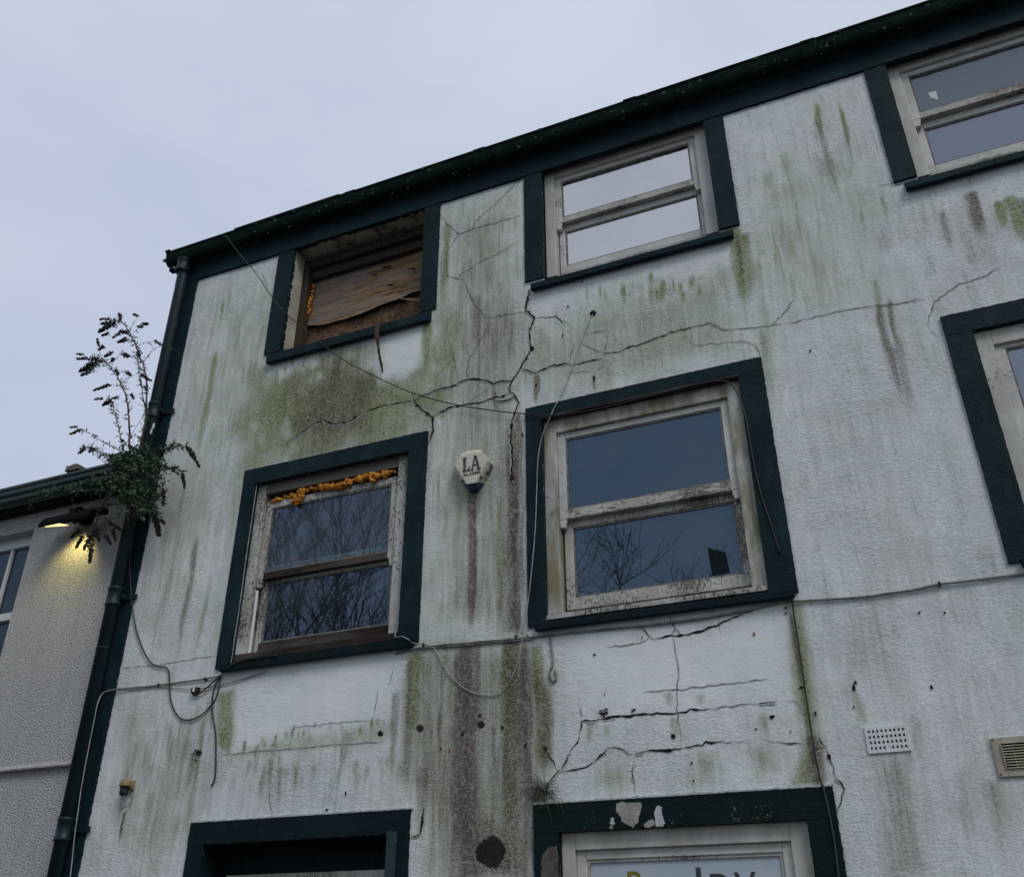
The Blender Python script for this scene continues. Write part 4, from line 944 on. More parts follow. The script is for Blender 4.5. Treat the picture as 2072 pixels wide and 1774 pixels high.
# ------------------------------------------------------------------ neighbour
nb = thing('cottage', (-7.5, .3, 0), 'low white pebbledashed house carrying the lit floodlight and a dark gutter', 'house')
NX0, NX1 = -10.4, XL-.014
b = MB(); hx0, hx1, hz0, hz1 = -7.55, -6.474, 3.32, 4.712
nxs = sorted([NX0, hx0, hx1, NX1]); nzs = [0, 2.775, hz0, hz1, 4.97]
for i in range(3):
    for j in range(4):
        if i == 1 and j == 2: continue
        y = .008 if j > 0 else .026
        b.add([(nxs[i], y, nzs[j]), (nxs[i+1], y, nzs[j]), (nxs[i+1], y, nzs[j+1]), (nxs[i], y, nzs[j+1])], [(0, 1, 2, 3)])
b.prism([(.026, 2.752), (-.014, 2.758), (-.016, 2.768), (.008, 2.795), (.03, 2.795)], NX0, NX1)
b.box(NX0, NX0+.2, .03, 7, 0, 4.97); b.box(NX0+.2, NX1-.01, 6.8, 7, 0, 4.97)
obj('wall', b, M['pebble'], nb)
b = MB(); b.box(hx1, hx1+.03, .012, .13, hz0, hz1); b.box(hx0-.03, hx0, .012, .13, hz0, hz1); b.box(hx0, hx1, .012, .13, hz1, hz1+.03); b.prism([(-.03, hz0-.05), (-.03, hz0-.01), (.13, hz0), (.13, hz0-.05)], hx0-.05, hx1+.04)
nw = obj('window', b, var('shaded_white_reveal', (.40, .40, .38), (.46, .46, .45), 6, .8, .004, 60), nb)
b = MB(); b.box(hx0, hx1, .095, .15, 4.62, hz1); b.box(hx0, hx0+.05, .095, .15, hz0, 4.62); b.box(hx1-.012, hx1, .095, .15, hz0, 4.62); b.box(hx0+.05, hx1-.012, .09, .15, 3.972, 4.035); b.box(hx0+.05, hx1-.012, .1, .15, hz0, hz0+.06)
for xm in (-6.80, -7.17):
    b.box(xm-.013, xm+.013, .105, .13, 4.035, 4.62); b.box(xm-.013, xm+.013, .115, .135, hz0+.06, 3.972)
obj('frame', b, M['whitefr'], nw, bevel=.003)
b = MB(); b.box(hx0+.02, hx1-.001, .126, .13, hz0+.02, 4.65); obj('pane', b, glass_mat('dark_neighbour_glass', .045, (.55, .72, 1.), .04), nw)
room(nw, hx0, hx1, hz0, hz1, .16)
gp2 = [(-.085, 5.035), (-.088, 4.905), (-.105, 4.892), (-.14, 4.900), (-.168, 4.925), (-.172, 4.955), (-.192, 4.975), (-.196, 5.010), (-.208, 5.016), (-.208, 5.040), (-.19, 5.040), (-.186, 4.985), (-.16, 4.96), (-.15, 4.925), (-.11, 4.91), (-.105, 5.035)]
b = MB(); b.prism(gp2, NX0-.1, -5.50); b.prism([(y-(.004 if y < -.12 else 0), z-(.004 if z < 4.95 else -.003)) for y, z in gp2], -7.3, -7.2)
obj('gutter', b, M['nbgut'], nb, bevel=.003)
b = MB(); b.box(NX0-.1, -5.46, -.084, -.05, 4.87, 5.05); b.box(NX0-.1, -5.46, -.05, .02, 4.90, 4.93); b.box(NX0-.1, -5.46, -.046, .012, 4.865, 4.899); obj('fascia', b, M['darkgreen'], nb, bevel=.003)
b = MB(); b.add([(NX0-.2, -.15, 5.03), (-5.452, -.15, 5.03), (-5.452, 3.4, 6.2), (NX0-.2, 3.4, 6.2), (NX0-.2, -.15, 5.055), (-5.452, -.15, 5.055), (-5.452, 3.4, 6.23), (NX0-.2, 3.4, 6.23)],
                [(0, 1, 2, 3), (4, 7, 6, 5), (0, 4, 5, 1), (1, 5, 6, 2), (2, 6, 7, 3), (3, 7, 4, 0)])
obj('roof', b, M['slate'], nb)
b = MB(); c = at(152, 950, -.13); b.slab(rag([(c[0]-.075, c[2]-.025), (c[0]+.07, c[2]-.02), (c[0]+.05, c[2]+.035), (c[0]-.055, c[2]+.03)], 3, .006, 3), -.17, -.06)
tag(obj('loose_stone', b, var('mossy_stone', (.10, .09, .07), (.16, .15, .11), 20, .9, .01, 40), loc=c, bevel=.006), 'pale mossy stone lying alone on the pebbledashed house gutter edge', 'stone')
b = MB(); c = at(238, 926, -.13); b.slab(rag([(c[0]-.10, c[2]-.04), (c[0]+.08, c[2]-.03), (c[0]+.03, c[2]+.03), (c[0]-.05, c[2]+.035)], 3, .008, 8), -.15, -.05)
tag(obj('loose_stone', b, var('mossy_stone_dark', (.05, .05, .035), (.10, .095, .06), 20, .9, .01, 40), loc=c, bevel=.006), 'dark mossy stone lodged at the foot of the shrub stems', 'stone')

# ---- lamp on the neighbour's wall
lc = at(133, 1052, -.16)
lamp = thing('flood_lamp', (lc[0], 0, lc[2]), 'lit black floodlight fixed under the cottage gutter behind shrub twigs', 'lamp')
b = MB(); X0, X1 = at(84, 1062, -.22)[0], at(180, 1045, -.22)[0]; zc = at(100, 1062, -.22)[2]
prof = [(-.245, zc-.014), (-.244, zc+.016), (-.21, zc+.075), (-.13, zc+.118), (-.06, zc+.135), (-.05, zc+.088), (-.06, zc+.086), (-.075, zc+.112), (-.13, zc+.100), (-.198, zc+.060), (-.232, zc+.010), (-.234, zc-.014)]
b.prism(prof, X0, X1)
endp = prof[:6]
b.prism(endp, X0-.008, X0+.004); b.prism(endp, X1-.004, X1+.008)
obj('housing', b, M['lampm'], lamp, bevel=.003)
b = MB(); b.prism([(-.236, zc-.008), (-.06, zc+.088), (-.06, zc+.096), (-.236, zc+.004)], X0+.215, X1-.002); obj('gear_cover', b, M['lampm'], lamp)
b = MB(); b.box((X0+X1)/2-.09, (X0+X1)/2+.02, -.13, -.05, zc+.125, zc+.17); b.box((X0+X1)/2-.05, (X0+X1)/2+.05, -.052, .01, zc+.06, zc+.15); obj('bracket', b, M['lampm'], lamp, bevel=.004)
b = MB(); b.add([(x, y, z+o) for o in (0, .006) for x, y, z in ((X0+.05, -.226, zc-.012), (X0+.195, -.226, zc-.012), (X0+.195, -.135, zc+.0105), (X0+.05, -.216, zc-.0095))], [(0, 1, 2, 3), (7, 6, 5, 4), (0, 4, 5, 1), (1, 5, 6, 2), (2, 6, 7, 3), (3, 7, 4, 0)])
obj('lens', b, M['lens'], lamp)
ld = bpy.data.lights.new('lamp_light', 'SPOT'); ld.energy = 11; ld.color = (1., .80, .26); ld.spot_size = math.radians(100); ld.spot_blend = .8; ld.shadow_soft_size = .03
lo = bpy.data.objects.new('lamp_light', ld); COL.objects.link(lo); lo.parent = lamp
lp = Vector((X0+.27, -.15, zc+.012)); lo.location = lp-Vector(ORG[lamp.name])
tg = Vector(at(150, 1140, 0)); lo.rotation_euler = (tg-lp).to_track_quat('-Z', 'Y').to_euler()

# ------------------------------------------------------------------ alarm box
def az(u, v, y): return at((1750+u/7.714)*.518, (1720+v/7.714)*.518, y)
ac = az(800, 900, 0)
alarm = thing('alarm_box', (ac[0], 0, ac[2]), 'cream shield-shaped alarm box with blue foot between two windows', 'alarm')
FY = -.082
fp_ = ((398, 478), (560, 415), (760, 370), (1045, 350), (1200, 585), (1020, 930), (838, 1268), (572, 1310), (400, 1060), (218, 775))
bp_ = ((440, 440), (600, 368), (780, 325), (1010, 293), (1388, 770), (1262, 1050), (1110, 1322), (480, 1360), (250, 1050), (203, 900))
front = [az(u, v, FY) for u, v in fp_]
back = [az(u, v, .002) for u, v in bp_]
mid = [tuple(f_[k]*.35+b_[k]*.65 for k in range(3)) for f_, b_ in zip(front, back)]; mid = [(q[0], -.050, q[2]) for q in mid]
b = MB(); n = 10
b.cur = 0; b.add(front, [tuple(range(n))])
for i in range(n):
    j = (i+1) % n
    if i == 6: continue
    b.cur = 0; b.add([front[i], front[j], mid[j], mid[i]], [(0, 1, 2, 3)])
    b.cur = 1 if i in (4, 5) else 0; b.add([mid[i], mid[j], back[j], back[i]], [(0, 1, 2, 3)])
obj('cover', b, [M['cream_pl'], M['mould_pl']], alarm, bevel=.003)
# blue strobe lens closing the foot of the shield
b = MB(); fa, fb = front[6], front[7]
d0, d1 = az(905, 1500, -.030), az(655, 1520, -.030); t0, t1 = az(930, 1525, .002), az(645, 1545, .002)
b.add([fa, fb, d1, d0], [(0, 1, 2, 3)]); b.add([fb, mid[7], d1], [(0, 1, 2)]); b.add([mid[7], back[7], t1, d1], [(0, 1, 2, 3)]); b.add([fa, d0, mid[6]], [(0, 1, 2)]); b.add([mid[6], d0, t0, back[6]], [(0, 1, 2, 3)]); b.add([d0, d1, t1, t0], [(0, 1, 2, 3)])
obj('strobe_lens', b, M['blue_pl'], alarm)
for u, v in ((438, 1235), (1005, 1120)):
    q = az(u, v, -.068); b = MB(); b.lathe((q[0], q[1], q[2]), [(.008, -.006), (.008, .004), (.002, .005)], 12, 'y'); obj('screw_hole', b, M['black'], alarm)
LY = FY-.0012
def lett(polys, mt):
    bb = MB()
    for i, pl in enumerate(polys):
        q = [az(u, v, LY) for u, v in pl]; bb.slab([(a[0], a[2]) for a in q], LY-.0004*(i+1), LY+.001)
    return obj('letter', bb, mt, alarm)
lett([[(441, 527), (561, 505), (561, 552), (541, 557), (541, 925), (600, 855), (655, 765), (655, 925), (441, 970), (441, 918), (462, 912), (455, 565), (441, 570)]], M['ink'])
lett([[(790, 470), (838, 460), (742, 850), (700, 860)], [(800, 455), (858, 440), (955, 830), (886, 845)], [(775, 725), (850, 705), (850, 750), (760, 772)], [(677, 862), (768, 840), (772, 903), (677, 920)], [(866, 832), (987, 800), (987, 862), (866, 886)], [(780, 462), (858, 437), (858, 470), (785, 490)]], M['ink'])
vs, fs = txt('ALARMS', 1., .035); xs_ = [v.x for v in vs]; ys_ = [v.y for v in vs]
a0, a1 = az(443, 1100, LY), az(980, 1000, LY); kx = (a1[0]-a0[0])/(max(xs_)-min(xs_)); hz = .0235; kz = hz/(max(ys_)-min(ys_))
b = MB(); b.add([(a0[0]+(v.x-min(xs_))*kx, LY, a0[2]+(v.y-min(ys_))*kz+.0005) for v in vs], fs); obj('lettering', b, M['inkdark'], alarm)

# ------------------------------------------------------------------ cables
def cable(name, pts, r, mt, label, cat='cable', k=6, clips=()):
    path = smooth_path([at(*q) for q in pts], k); c = path[len(path)//2]
    b = MB(); b.tube(path, r, 6); o = obj(name, b, mt, loc=tuple(c), smooth=True); tag(o, label, cat)
    for i, (u, v) in enumerate(clips):
        q = at(u, v, -.008); b = MB(); b.box(q[0]-.006, q[0]+.006, -.022, .004, q[2]-.010, q[2]+.012); obj('clip', b, M['black'], o)
    return o
cable('black_cable', [(449, 477, -.150), (458, 479, -.160), (470, 495, -.158), (490, 520, -.145), (520, 556, -.13), (550, 600, -.09), (580, 637, -.06), (620, 668, -.055), (645, 690, -.06), (690, 725, -.05), (760, 762, -.04), (840, 797, -.035), (920, 818, -.03), (1000, 831, -.03), (1064, 837, -.03), (1120, 840, -.045), (1180, 833, -.045), (1260, 815, -.045), (1380, 785, -.045), (1430, 773, -.045), (1470, 772, -.04), (1490, 792, -.02), (1502, 820, -.02), (1512, 860, -.022), (1524, 930, -.022), (1540, 1000, -.022), (1560, 1060, -.022), (1577, 1117, -.022)], .0042, M['cableb'],
      'thin black cable sagging from the gutter to the centre window head')
cable('white_cable', [(1199, 636, -.02), (1185, 670, -.02), (1170, 710, -.012), (1154, 755, -.012), (1138, 795, -.012), (1122, 824, -.026), (1112, 846, -.04), (1098, 880, -.03), (1089, 925, -.028), (1086, 990, -.026), (1084, 1050, -.026), (1079, 1120, -.026), (1070, 1205, -.026), (1062, 1262, -.02), (1052, 1320, -.014), (1040, 1360, -.012), (1020, 1395, -.012), (1000, 1406, -.012), (960, 1402, -.012), (930, 1385, -.012), (905, 1358, -.012), (885, 1320, -.012), (872, 1306, -.014), (855, 1303, -.016), (835, 1300, -.03), (826, 1293, -.06), (812, 1287, -.06), (800, 1288, -.02), (802, 1270, .02)], .0031, M['cablew'],
      'long white cable looping down the wall past the big blue-glass window')
cable('grey_cable_run', [(800, 1322, -.01), (850, 1310, -.012), (900, 1304, -.012), (960, 1299, -.012), (1040, 1292, -.012), (1080, 1288, -.012), (1150, 1280, -.012), (1230, 1272, -.012), (1330, 1262, -.012), (1420, 1250, -.012), (1500, 1236, -.012), (1560, 1222, -.012), (1600, 1215, -.012)], .0068, M['cableg'],
      'painted grey cable clipped below the sill of the centre window', clips=((858, 1306), (1045, 1290)))
cable('grey_cable_run', [(840, 1312, -.010), (900, 1308, -.010), (960, 1303, -.010), (1040, 1296, -.010), (1076, 1292, -.010)], .0055, M['cableg'], 'short second cable running just under the grey cable run')
cable('grey_cable_run', [(1600, 1216, -.012), (1660, 1213, -.012), (1740, 1208, -.012), (1800, 1200, -.012), (1850, 1193, -.012), (1905, 1181, -.012), (1950, 1176, -.012), (2010, 1168, -.012), (2072, 1161, -.012), (2300, 1130, -.012)], .0068, M['cableg'],
      'pale cable running across bare wall well above the two vents', clips=((1901, 1182),))
cable('dark_cable_run', [(216, 1398, -.022), (235, 1394, -.018), (265, 1391, -.012), (300, 1388, -.012), (340, 1383, -.012), (400, 1375, -.012), (445, 1367, -.012)], .0058, M['cableg'], 'stained cable running level from the downpipe to the foamed window sill', clips=((322, 1386), (417, 1374)))
cable('white_cable', [(140, 1790, -.14), (146, 1740, -.137), (151, 1690, -.145), (158, 1640, -.137), (165, 1590, -.13), (178, 1520, -.125), (190, 1460, -.125), (197, 1425, -.12), (206, 1404, -.08), (217, 1398, -.03), (240, 1396, -.012), (280, 1393, -.010), (320, 1389, -.010), (360, 1392, -.010), (392, 1394, -.012)], .0030, M['cablew'],
      'thin white cable running down the dark downpipe corner')
cable('black_cable', [(268, 1090, -.08), (262, 1140, -.045), (264, 1180, -.03), (268, 1230, -.024), (276, 1275, -.012), (290, 1315, -.012), (305, 1340, -.012), (320, 1348, -.012), (334, 1349, -.012), (342, 1360, -.012), (343, 1395, -.012), (348, 1425, -.012), (360, 1448, -.012), (375, 1456, -.012), (395, 1453, -.012), (415, 1440, -.012), (435, 1415, -.012), (443, 1390, -.012), (447, 1368, -.014), (470, 1345, -.06), (500, 1333, -.062), (560, 1325, -.062)], .0052, M['cableb'],
      'black cable hanging in a deep loop from the downpipe towards the foamed window sill')
cable('black_cable', [(446, 1366, -.014), (438, 1380, -.018), (432, 1400, -.018), (429, 1425, -.014), (431, 1450, -.012), (436, 1480, -.012), (437, 1520, -.012), (436, 1560, -.012), (433, 1580, -.012), (427, 1590, -.012)], .0056, M['cableb'], 'cut black cable end dangling straight down beside the clean painted patch')
cable('black_cable', [(441, 1370, -.014), (425, 1385, -.02), (408, 1399, -.02), (396, 1406, -.02), (389, 1402, -.02), (390, 1394, -.015)], .0056, M['cableb'], 'short black cable loop beside the small junction block')
cable('grey_cable_run', [(405, 1393, -.012), (440, 1386, -.012), (470, 1379, -.012), (510, 1367, -.012), (540, 1356, -.02)], .0038, M['cableg'], 'thin dull cable rising from the junction block to the foamed window sill')
cable('black_cable', [(1602, 1208, -.03), (1606, 1240, -.016), (1615, 1300, -.016), (1624, 1360, -.016), (1634, 1430, -.016), (1648, 1520, -.016), (1658, 1570, -.016), (1666, 1592, -.02)], .0048, M['cableb'], 'straight black cable dropping from the centre sill to the ground floor lintel')
cable('green_painted_cable', [(1666, 1592, -.022), (1677, 1640, -.022), (1688, 1700, -.022), (1697, 1774, -.022), (1704, 1840, -.022)], .0048, M['cablegreen'], 'cable painted green over the ground floor window surround')
cable('grey_cable_loop', [(1111, 1286, -.012), (1114, 1296, -.012), (1118, 1320, -.012), (1119, 1342, -.012), (1113, 1356, -.012), (1112, 1368, -.012), (1119, 1378, -.012), (1125, 1374, -.012), (1126, 1364, -.012), (1122, 1356, -.012)], .0068, M['cableg'], 'thick grey cable end curled in a teardrop loop below centre window', k=5)
c = at(396, 1396, -.01); b = MB(); b.box(c[0]-.022, c[0]+.034, -.034, -.003, c[2]-.02, c[2]+.016); jb = tag(obj('junction_block', b, M['black'], loc=c, bevel=.004), 'small black and white cable junction block on the wall', 'connector')
b = MB(); b.box(c[0]-.004, c[0]+.012, -.0365, -.0345, c[2]-.016, c[2]+.014); obj('label_tape', b, M['blind'], jb)
b = MB(); c = at(1200, 634, 0); b.lathe((c[0], 0, c[2]), [(.024, .004), (.022, -.006), (.012, -.012), (.004, -.022)], 10, 'y'); tag(obj('cable_gland', b, M['darkgreen'], loc=c), 'dark hole plug where a white cable leaves the wall', 'cable plug')
# painted cracks on surrounds
# ------------------------------------------------------------------ dome sensor
c = at(255, 1587, -.05); sn = thing('dome_sensor', (c[0], 0, c[2]), 'tan capped dome sensor with looped cable above a rust streak', 'sensor')
b = MB(); b.lathe((c[0], -.055, c[2]), [(.002, .036), (.016, .034), (.028, .026), (.036, .010), (.040, -.004), (.040, -.012), (.030, -.013)], 20); obj('cap', b, M['tan'], sn, smooth=True)
b = MB(); b.lathe((c[0]-.004, -.055, c[2]), [(.026, -.013), (.027, -.05), (.023, -.066), (.010, -.067)], 16); obj('body', b, M['black'], sn, smooth=True)
b = MB(); b.box(c[0]-.012, c[0]+.03, -.03, .004, c[2]-.03, c[2]+.03); obj('mount', b, M['tan'], sn, bevel=.004)
b = MB(); b.tube(smooth_path([(c[0]-.006, -.055, c[2]-.066), (c[0]-.008, -.055, c[2]-.10), (c[0]-.012, -.05, c[2]-.125), (c[0]-.004, -.045, c[2]-.145), (c[0]+.012, -.035, c[2]-.135), (c[0]+.028, -.014, c[2]-.11), (c[0]+.03, -.008, c[2]-.05)], 5), .0055, 6); obj('lead', b, M['cableg'], sn, smooth=True)

# ------------------------------------------------------------------ vents
A = [at(1754, 1475), at(1832, 1470), at(1838, 1515), at(1760, 1521)]
ax0, ax1 = (A[0][0]+A[3][0])/2, (A[1][0]+A[2][0])/2; az0, az1 = (A[2][2]+A[3][2])/2, (A[0][2]+A[1][2])/2
ab = thing('air_brick', ((ax0+ax1)/2, 0, (az0+az1)/2), 'white painted air brick with four rows of small holes', 'vent')
ub = float(min(undul(x, z) for x in np.linspace(ax0-.01, ax1+.01, 7) for z in np.linspace(az0-.01, az1+.01, 5)))-.0015
b = MB(); pw, ph = (ax1-ax0)/9, (az1-az0)/4; hw, hh = pw*.46, ph*.46
for i in range(10):
    xa = ax0+i*pw-(pw-hw)/2 if i else ax0-.010; xb = ax0+i*pw+(pw-hw)/2 if i < 9 else ax1+.010
    b.box(xa, xb, ub-.0082+.0004*(i % 2), .004, az0-.010, az1+.010)
for j in range(5):
    za = az0+j*ph-(ph-hh)/2 if j else az0-.0095; zb = az0+j*ph+(ph-hh)/2 if j < 4 else az1+.0095
    b.box(ax0-.0095, ax1+.0095, ub-.0070, .0035, za, zb)
b.box(ax0+4*pw, ax0+5*pw, ub-.0060, .0, az0, az0+ph)
obj('grid', b, var('painted_clay', (.70, .72, .735), (.62, .635, .64), 9, .8, .003, 60), ab, bevel=.0012)
b = MB(); b.box(ax0, ax1, ub-.0008, .003, az0, az1); obj('backing', b, M['dark'], ab)
l0, l1 = at(2003, 1494), at(2022, 1573); LX, LZ1, LZ0 = (l0[0]+l1[0])/2, l0[2], l1[2]; LW = .235
lv = thing('louvre_vent', (LX+LW/2, 0, (LZ0+LZ1)/2), 'beige plastic louvre vent with horizontal slats and rusty screws', 'vent')
b = MB(); fr = .040
b.box(LX, LX+fr, -.016, .004, LZ0, LZ1); b.box(LX+LW-fr, LX+LW, -.016, .004, LZ0, LZ1); b.box(LX+fr, LX+LW-fr, -.016, .004, LZ1-fr*.75, LZ1); b.box(LX+fr, LX+LW-fr, -.016, .004, LZ0, LZ0+fr*.85)
obj('frame', b, M['vent'], lv, bevel=.002)
za, zb = LZ0+fr*.85, LZ1-fr*.75; b = MB(); ns = 9
for i in range(ns):
    z = za+(zb-za)*i/ns; h = (zb-za)/ns; b.prism([(-.024, z), (-.024, z+.004), (-.006, z+h*.75), (-.006, z+h*.75-.004)], LX+fr, LX+LW-fr)
for xm in (.045, .10): b.box(LX+fr+xm, LX+fr+xm+.0025, -.020, -.007, za, zb)
b.box(LX+fr-.003, LX+fr, -.025, -.015, za, zb+.003); b.box(LX+fr, LX+LW-fr, -.026, -.015, zb, zb+.004)
obj('slats', b, M['slat'], lv)
b = MB(); b.box(LX+fr, LX+LW-fr, -.005, .003, za, zb); obj('backing', b, M['dark'], lv)
for u, v in ((LX+.009, LZ1-.010), (LX+.009, LZ0+.012), (LX+LW-.009, LZ1-.010)):
    b = MB(); b.lathe((u, -.016, v), [(.005, .002), (.005, -.002), (.001, -.003)], 8, 'y'); obj('screw', b, M['rust'], lv)

# ------------------------------------------------------------------ shrub growing out of the gutter joint
rs = random.Random(21)
sb = at(270, 945, -.16)
shrub = thing('buddleia_shrub', sb, 'wild shrub with dead flower spikes growing from the gutter by the downpipe', 'shrub')
st, lf, fl = MB(), MB(), MB()
def leaf(p, d, L, w):
    d = Vector(d).normalized(); sd = d.cross(Vector((rs.uniform(-1, 1), rs.uniform(-1, 1), rs.uniform(-1, 1)))).normalized(); nrm = d.cross(sd)
    p = Vector(p); a = p+d*L*.45+nrm*L*.05
    lf.add([p, a+sd*w, p+d*L-nrm*L*.18, a-sd*w, p+d*L*.5-nrm*.0], [(0, 1, 2, 4), (0, 4, 2, 3)])
def panicle(a, c, r, n):
    """a dead flower spike: knobbly cone of small bits from a to c"""
    a, c = Vector(a), Vector(c); ax = (c-a); 
    st.tube([a, a.lerp(c, .5), c], [.0028, .002, .001], 4)
    for i in range(n):
        t = rs.random()**.85; rad = 1.25*r*(1-.86*t)*(.25+.75*rs.random())*(1 if rs.random() < .85 else 1.5); an = rs.uniform(0, 6.28)
        s1 = ax.orthogonal().normalized(); s2 = ax.normalized().cross(s1)
        p = a+ax*t+(s1*math.cos(an)+s2*math.sin(an))*rad; q = rs.uniform(.0055, .0142)
        o = [Vector((rs.uniform(-1, 1), rs.uniform(-1, 1), rs.uniform(-1, 1))).normalized()*q for _ in range(4)]
        fl.add([p+o[0], p+o[1], p+o[2], p+o[3]], [(0, 1, 2), (0, 2, 3), (0, 3, 1), (1, 3, 2)])
def stem(pts, r0, r1, leaves, lsz=.028):
    path = smooth_path([at(*q) for q in pts], 6); n = len(path)
    path = [p+Vector((rs.gauss(0, .002), rs.gauss(0, .002), rs.gauss(0, .002))) for p in path]
    st.tube(path, [r0+(r1-r0)*i/(n-1) for i in range(n)], 5)
    L = sum((path[i+1]-path[i]).length for i in range(n-1)); nodes = max(2, int(L/.05*leaves))
    for k in range(nodes):
        i = min(int((k+rs.random()*.6)/nodes*(n-1)), n-2); p = path[i]; t = (path[i+1]-path[i]).normalized()
        for _ in range(rs.choice((2, 3, 4, 5))):
            d = Vector((rs.gauss(0, 1), rs.gauss(0, .8), rs.gauss(0, .7)))+t*.5; leaf(p, d, lsz*1.75*rs.uniform(.5, 1.4), lsz*.20*rs.uniform(.7, 1.2))
    return path
D = -.18
stem([(265, 938, -.16), (262, 910, D), (261, 856, D), (259, 824, D), (255, 801, D), (246, 781, D), (235, 759, D-.02), (217, 736, D-.03), (205, 724, D-.04)], .0095, .004, 1.0)
stem([(205, 724, D-.04), (200, 704, D-.04), (197, 690, D-.04)], .003, .001, .5, .016)
stem([(280, 940, -.15), (282, 910, -.16), (292, 864, D), (296, 831, D), (297, 781, D), (291, 741, D), (282, 721, D), (274, 696, D), (267, 684, D), (255, 661, D-.02), (240, 646, D-.03)], .0095, .0038, 1.0)
stem([(292, 864, D+.01), (295, 841, D+.02), (287, 786, D+.02), (281, 741, D+.01), (276, 711, D)], .005, .003, 1.4)
stem([(262, 935, -.16), (250, 910, -.2), (240, 866, -.22), (232, 836, -.22), (227, 814, -.22)], .005, .0025, 1.8, .03)
stem([(260, 930, -.16), (240, 910, -.2), (212, 896, -.22), (180, 876, -.24), (165, 871, -.24)], .0045, .0015, 1.0, .028)
stem([(255, 940, -.16), (225, 930, -.2), (207, 918, -.22), (190, 908, -.22), (172, 908, -.24)], .0045, .002, 2.6, .03)
stem([(290, 735, D), (302, 716, D), (317, 703, D), (335, 701, D), (350, 706, D)], .0028, .001, .5, .024)
stem([(277, 700, D), (292, 694, D), (312, 691, D)], .0025, .001, .9, .026)
stem([(272, 690, D), (262, 672, D), (275, 645, D)], .0025, .001, .8, .02); stem([(268, 675, D), (282, 662, D), (292, 656, D)], .0025, .001, .9, .022)
stem([(262, 672, D), (245, 672, D), (230, 676, D)], .002, .001, .5, .02); stem([(270, 690, D), (258, 690, D), (248, 690, D)], .002, .001, .5, .02)
stem([(279, 731, D), (268, 722, D), (255, 716, D), (240, 714, D)], .0022, .001, .8, .022); stem([(247, 783, D), (238, 779, D), (225, 779, D)], .0022, .001, .8, .02)
stem([(258, 815, D), (268, 805, D), (276, 800, D)], .0022, .001, .5, .02); stem([(248, 785, D), (256, 768, D), (270, 760, D), (282, 756, D)], .002, .001, .6, .02)
stem([(222, 742, -.2), (205, 740, -.22), (195, 742, -.22)], .002, .001, .8, .02); stem([(225, 745, -.2), (232, 728, -.2), (245, 718, -.2)], .002, .001, .6, .02)
stem([(234, 757, -.2), (245, 752, -.2), (256, 752, -.2)], .002, .001, .6, .02)
stem([(275, 950, -.16), (307, 928, -.2), (335, 910, -.22), (355, 903, -.22), (377, 904, -.2)], .005, .002, 3.4, .034)
stem([(275, 960, -.16), (312, 955, -.2), (342, 947, -.22), (367, 953, -.2)], .004, .002, 3.4, .032)
stem([(270, 990, -.16), (212, 980, -.22), (175, 975, -.24), (140, 990, -.24), (112, 993, -.25), (85, 1000, -.24)], .006, .002, 4.2, .034)
stem([(265, 970, -.16), (235, 985, -.24), (205, 992, -.26), (170, 992, -.26), (145, 986, -.26)], .004, .002, 4.0, .032)
stem([(268, 1015, -.17), (212, 1025, -.18), (200, 1035, -.18), (195, 1055, -.17), (187, 1078, -.16)], .0055, .002, 1.5, .028)
stem([(265, 1020, -.15), (240, 1018, -.15), (215, 1020, -.16)], .003, .002, 1.4, .024); stem([(215, 1020, -.17), (180, 1028, -.2), (160, 1040, -.2)], .003, .001, 1.2, .02)
stem([(200, 1040, -.17), (210, 1050, -.15), (222, 1052, -.15)], .002, .001, .6, .02); stem([(210, 1040, -.16), (214, 1065, -.15), (212, 1085, -.15)], .002, .001, .3, .018); stem([(195, 1060, -.17), (180, 1072, -.16), (165, 1070, -.16)], .002, .001, .3, .018)
stem([(280, 990, -.16), (295, 1010, -.2), (308, 1030, -.2), (313, 1046, -.18)], .005, .003, 5, .034)
stem([(300, 1000, -.18), (318, 985, -.18), (328, 985, -.17)], .003, .001, 2.0, .024)
stem([(225, 960, -.2), (218, 985, -.2), (212, 1010, -.2), (205, 1030, -.18)], .005, .003, 2.0, .03); stem([(145, 1008, -.2), (148, 1020, -.2), (150, 1032, -.2)], .004, .002, .3, .02)
stem([(100, 1000, -.2), (75, 1005, -.2), (62, 1020, -.2)], .003, .001, 2, .03)
for i in range(760):   # the dense heart of the bush
    a = rs.uniform(0, 6.28); r = math.sqrt(rs.random()); px, py = 278+46*r*math.cos(a)+rs.gauss(0, 13), 966+60*r*math.sin(a)+rs.gauss(0, 13)
    if py > 1010 and px < 262: continue
    p = at(px, py, -.13-.20*rs.random()); leaf(p, (rs.gauss(0, 1), rs.gauss(0, .8)-.3, rs.gauss(0, .8)-.2), 0.050*rs.uniform(.45, 1.4), .0110*rs.uniform(.7, 1.3))
for k in range(26):   # short leafy side sprays that break up the outline
    a = rs.uniform(0, 6.28); c_ = (278+30*math.cos(a), 968+42*math.sin(a)); e_ = (c_[0]+rs.uniform(14, 40)*math.cos(a)*1.1, c_[1]+rs.uniform(14, 40)*math.sin(a)+8)
    stem([(c_[0], c_[1], -.18), ((c_[0]+e_[0])/2, (c_[1]+e_[1])/2-5, -.24), (e_[0], e_[1], -.25)], .003, .001, 3.0, .026)
for i in range(60):
    p = at(255+rs.gauss(0, 25), 965+rs.gauss(0, 25), -.18); q = at(270+rs.gauss(0, 40), 970+rs.gauss(0, 40), -.2-.1*rs.random()); st.tube([p, (Vector(p)+Vector(q))/2+Vector((0, 0, .02)), q], .002, 4)
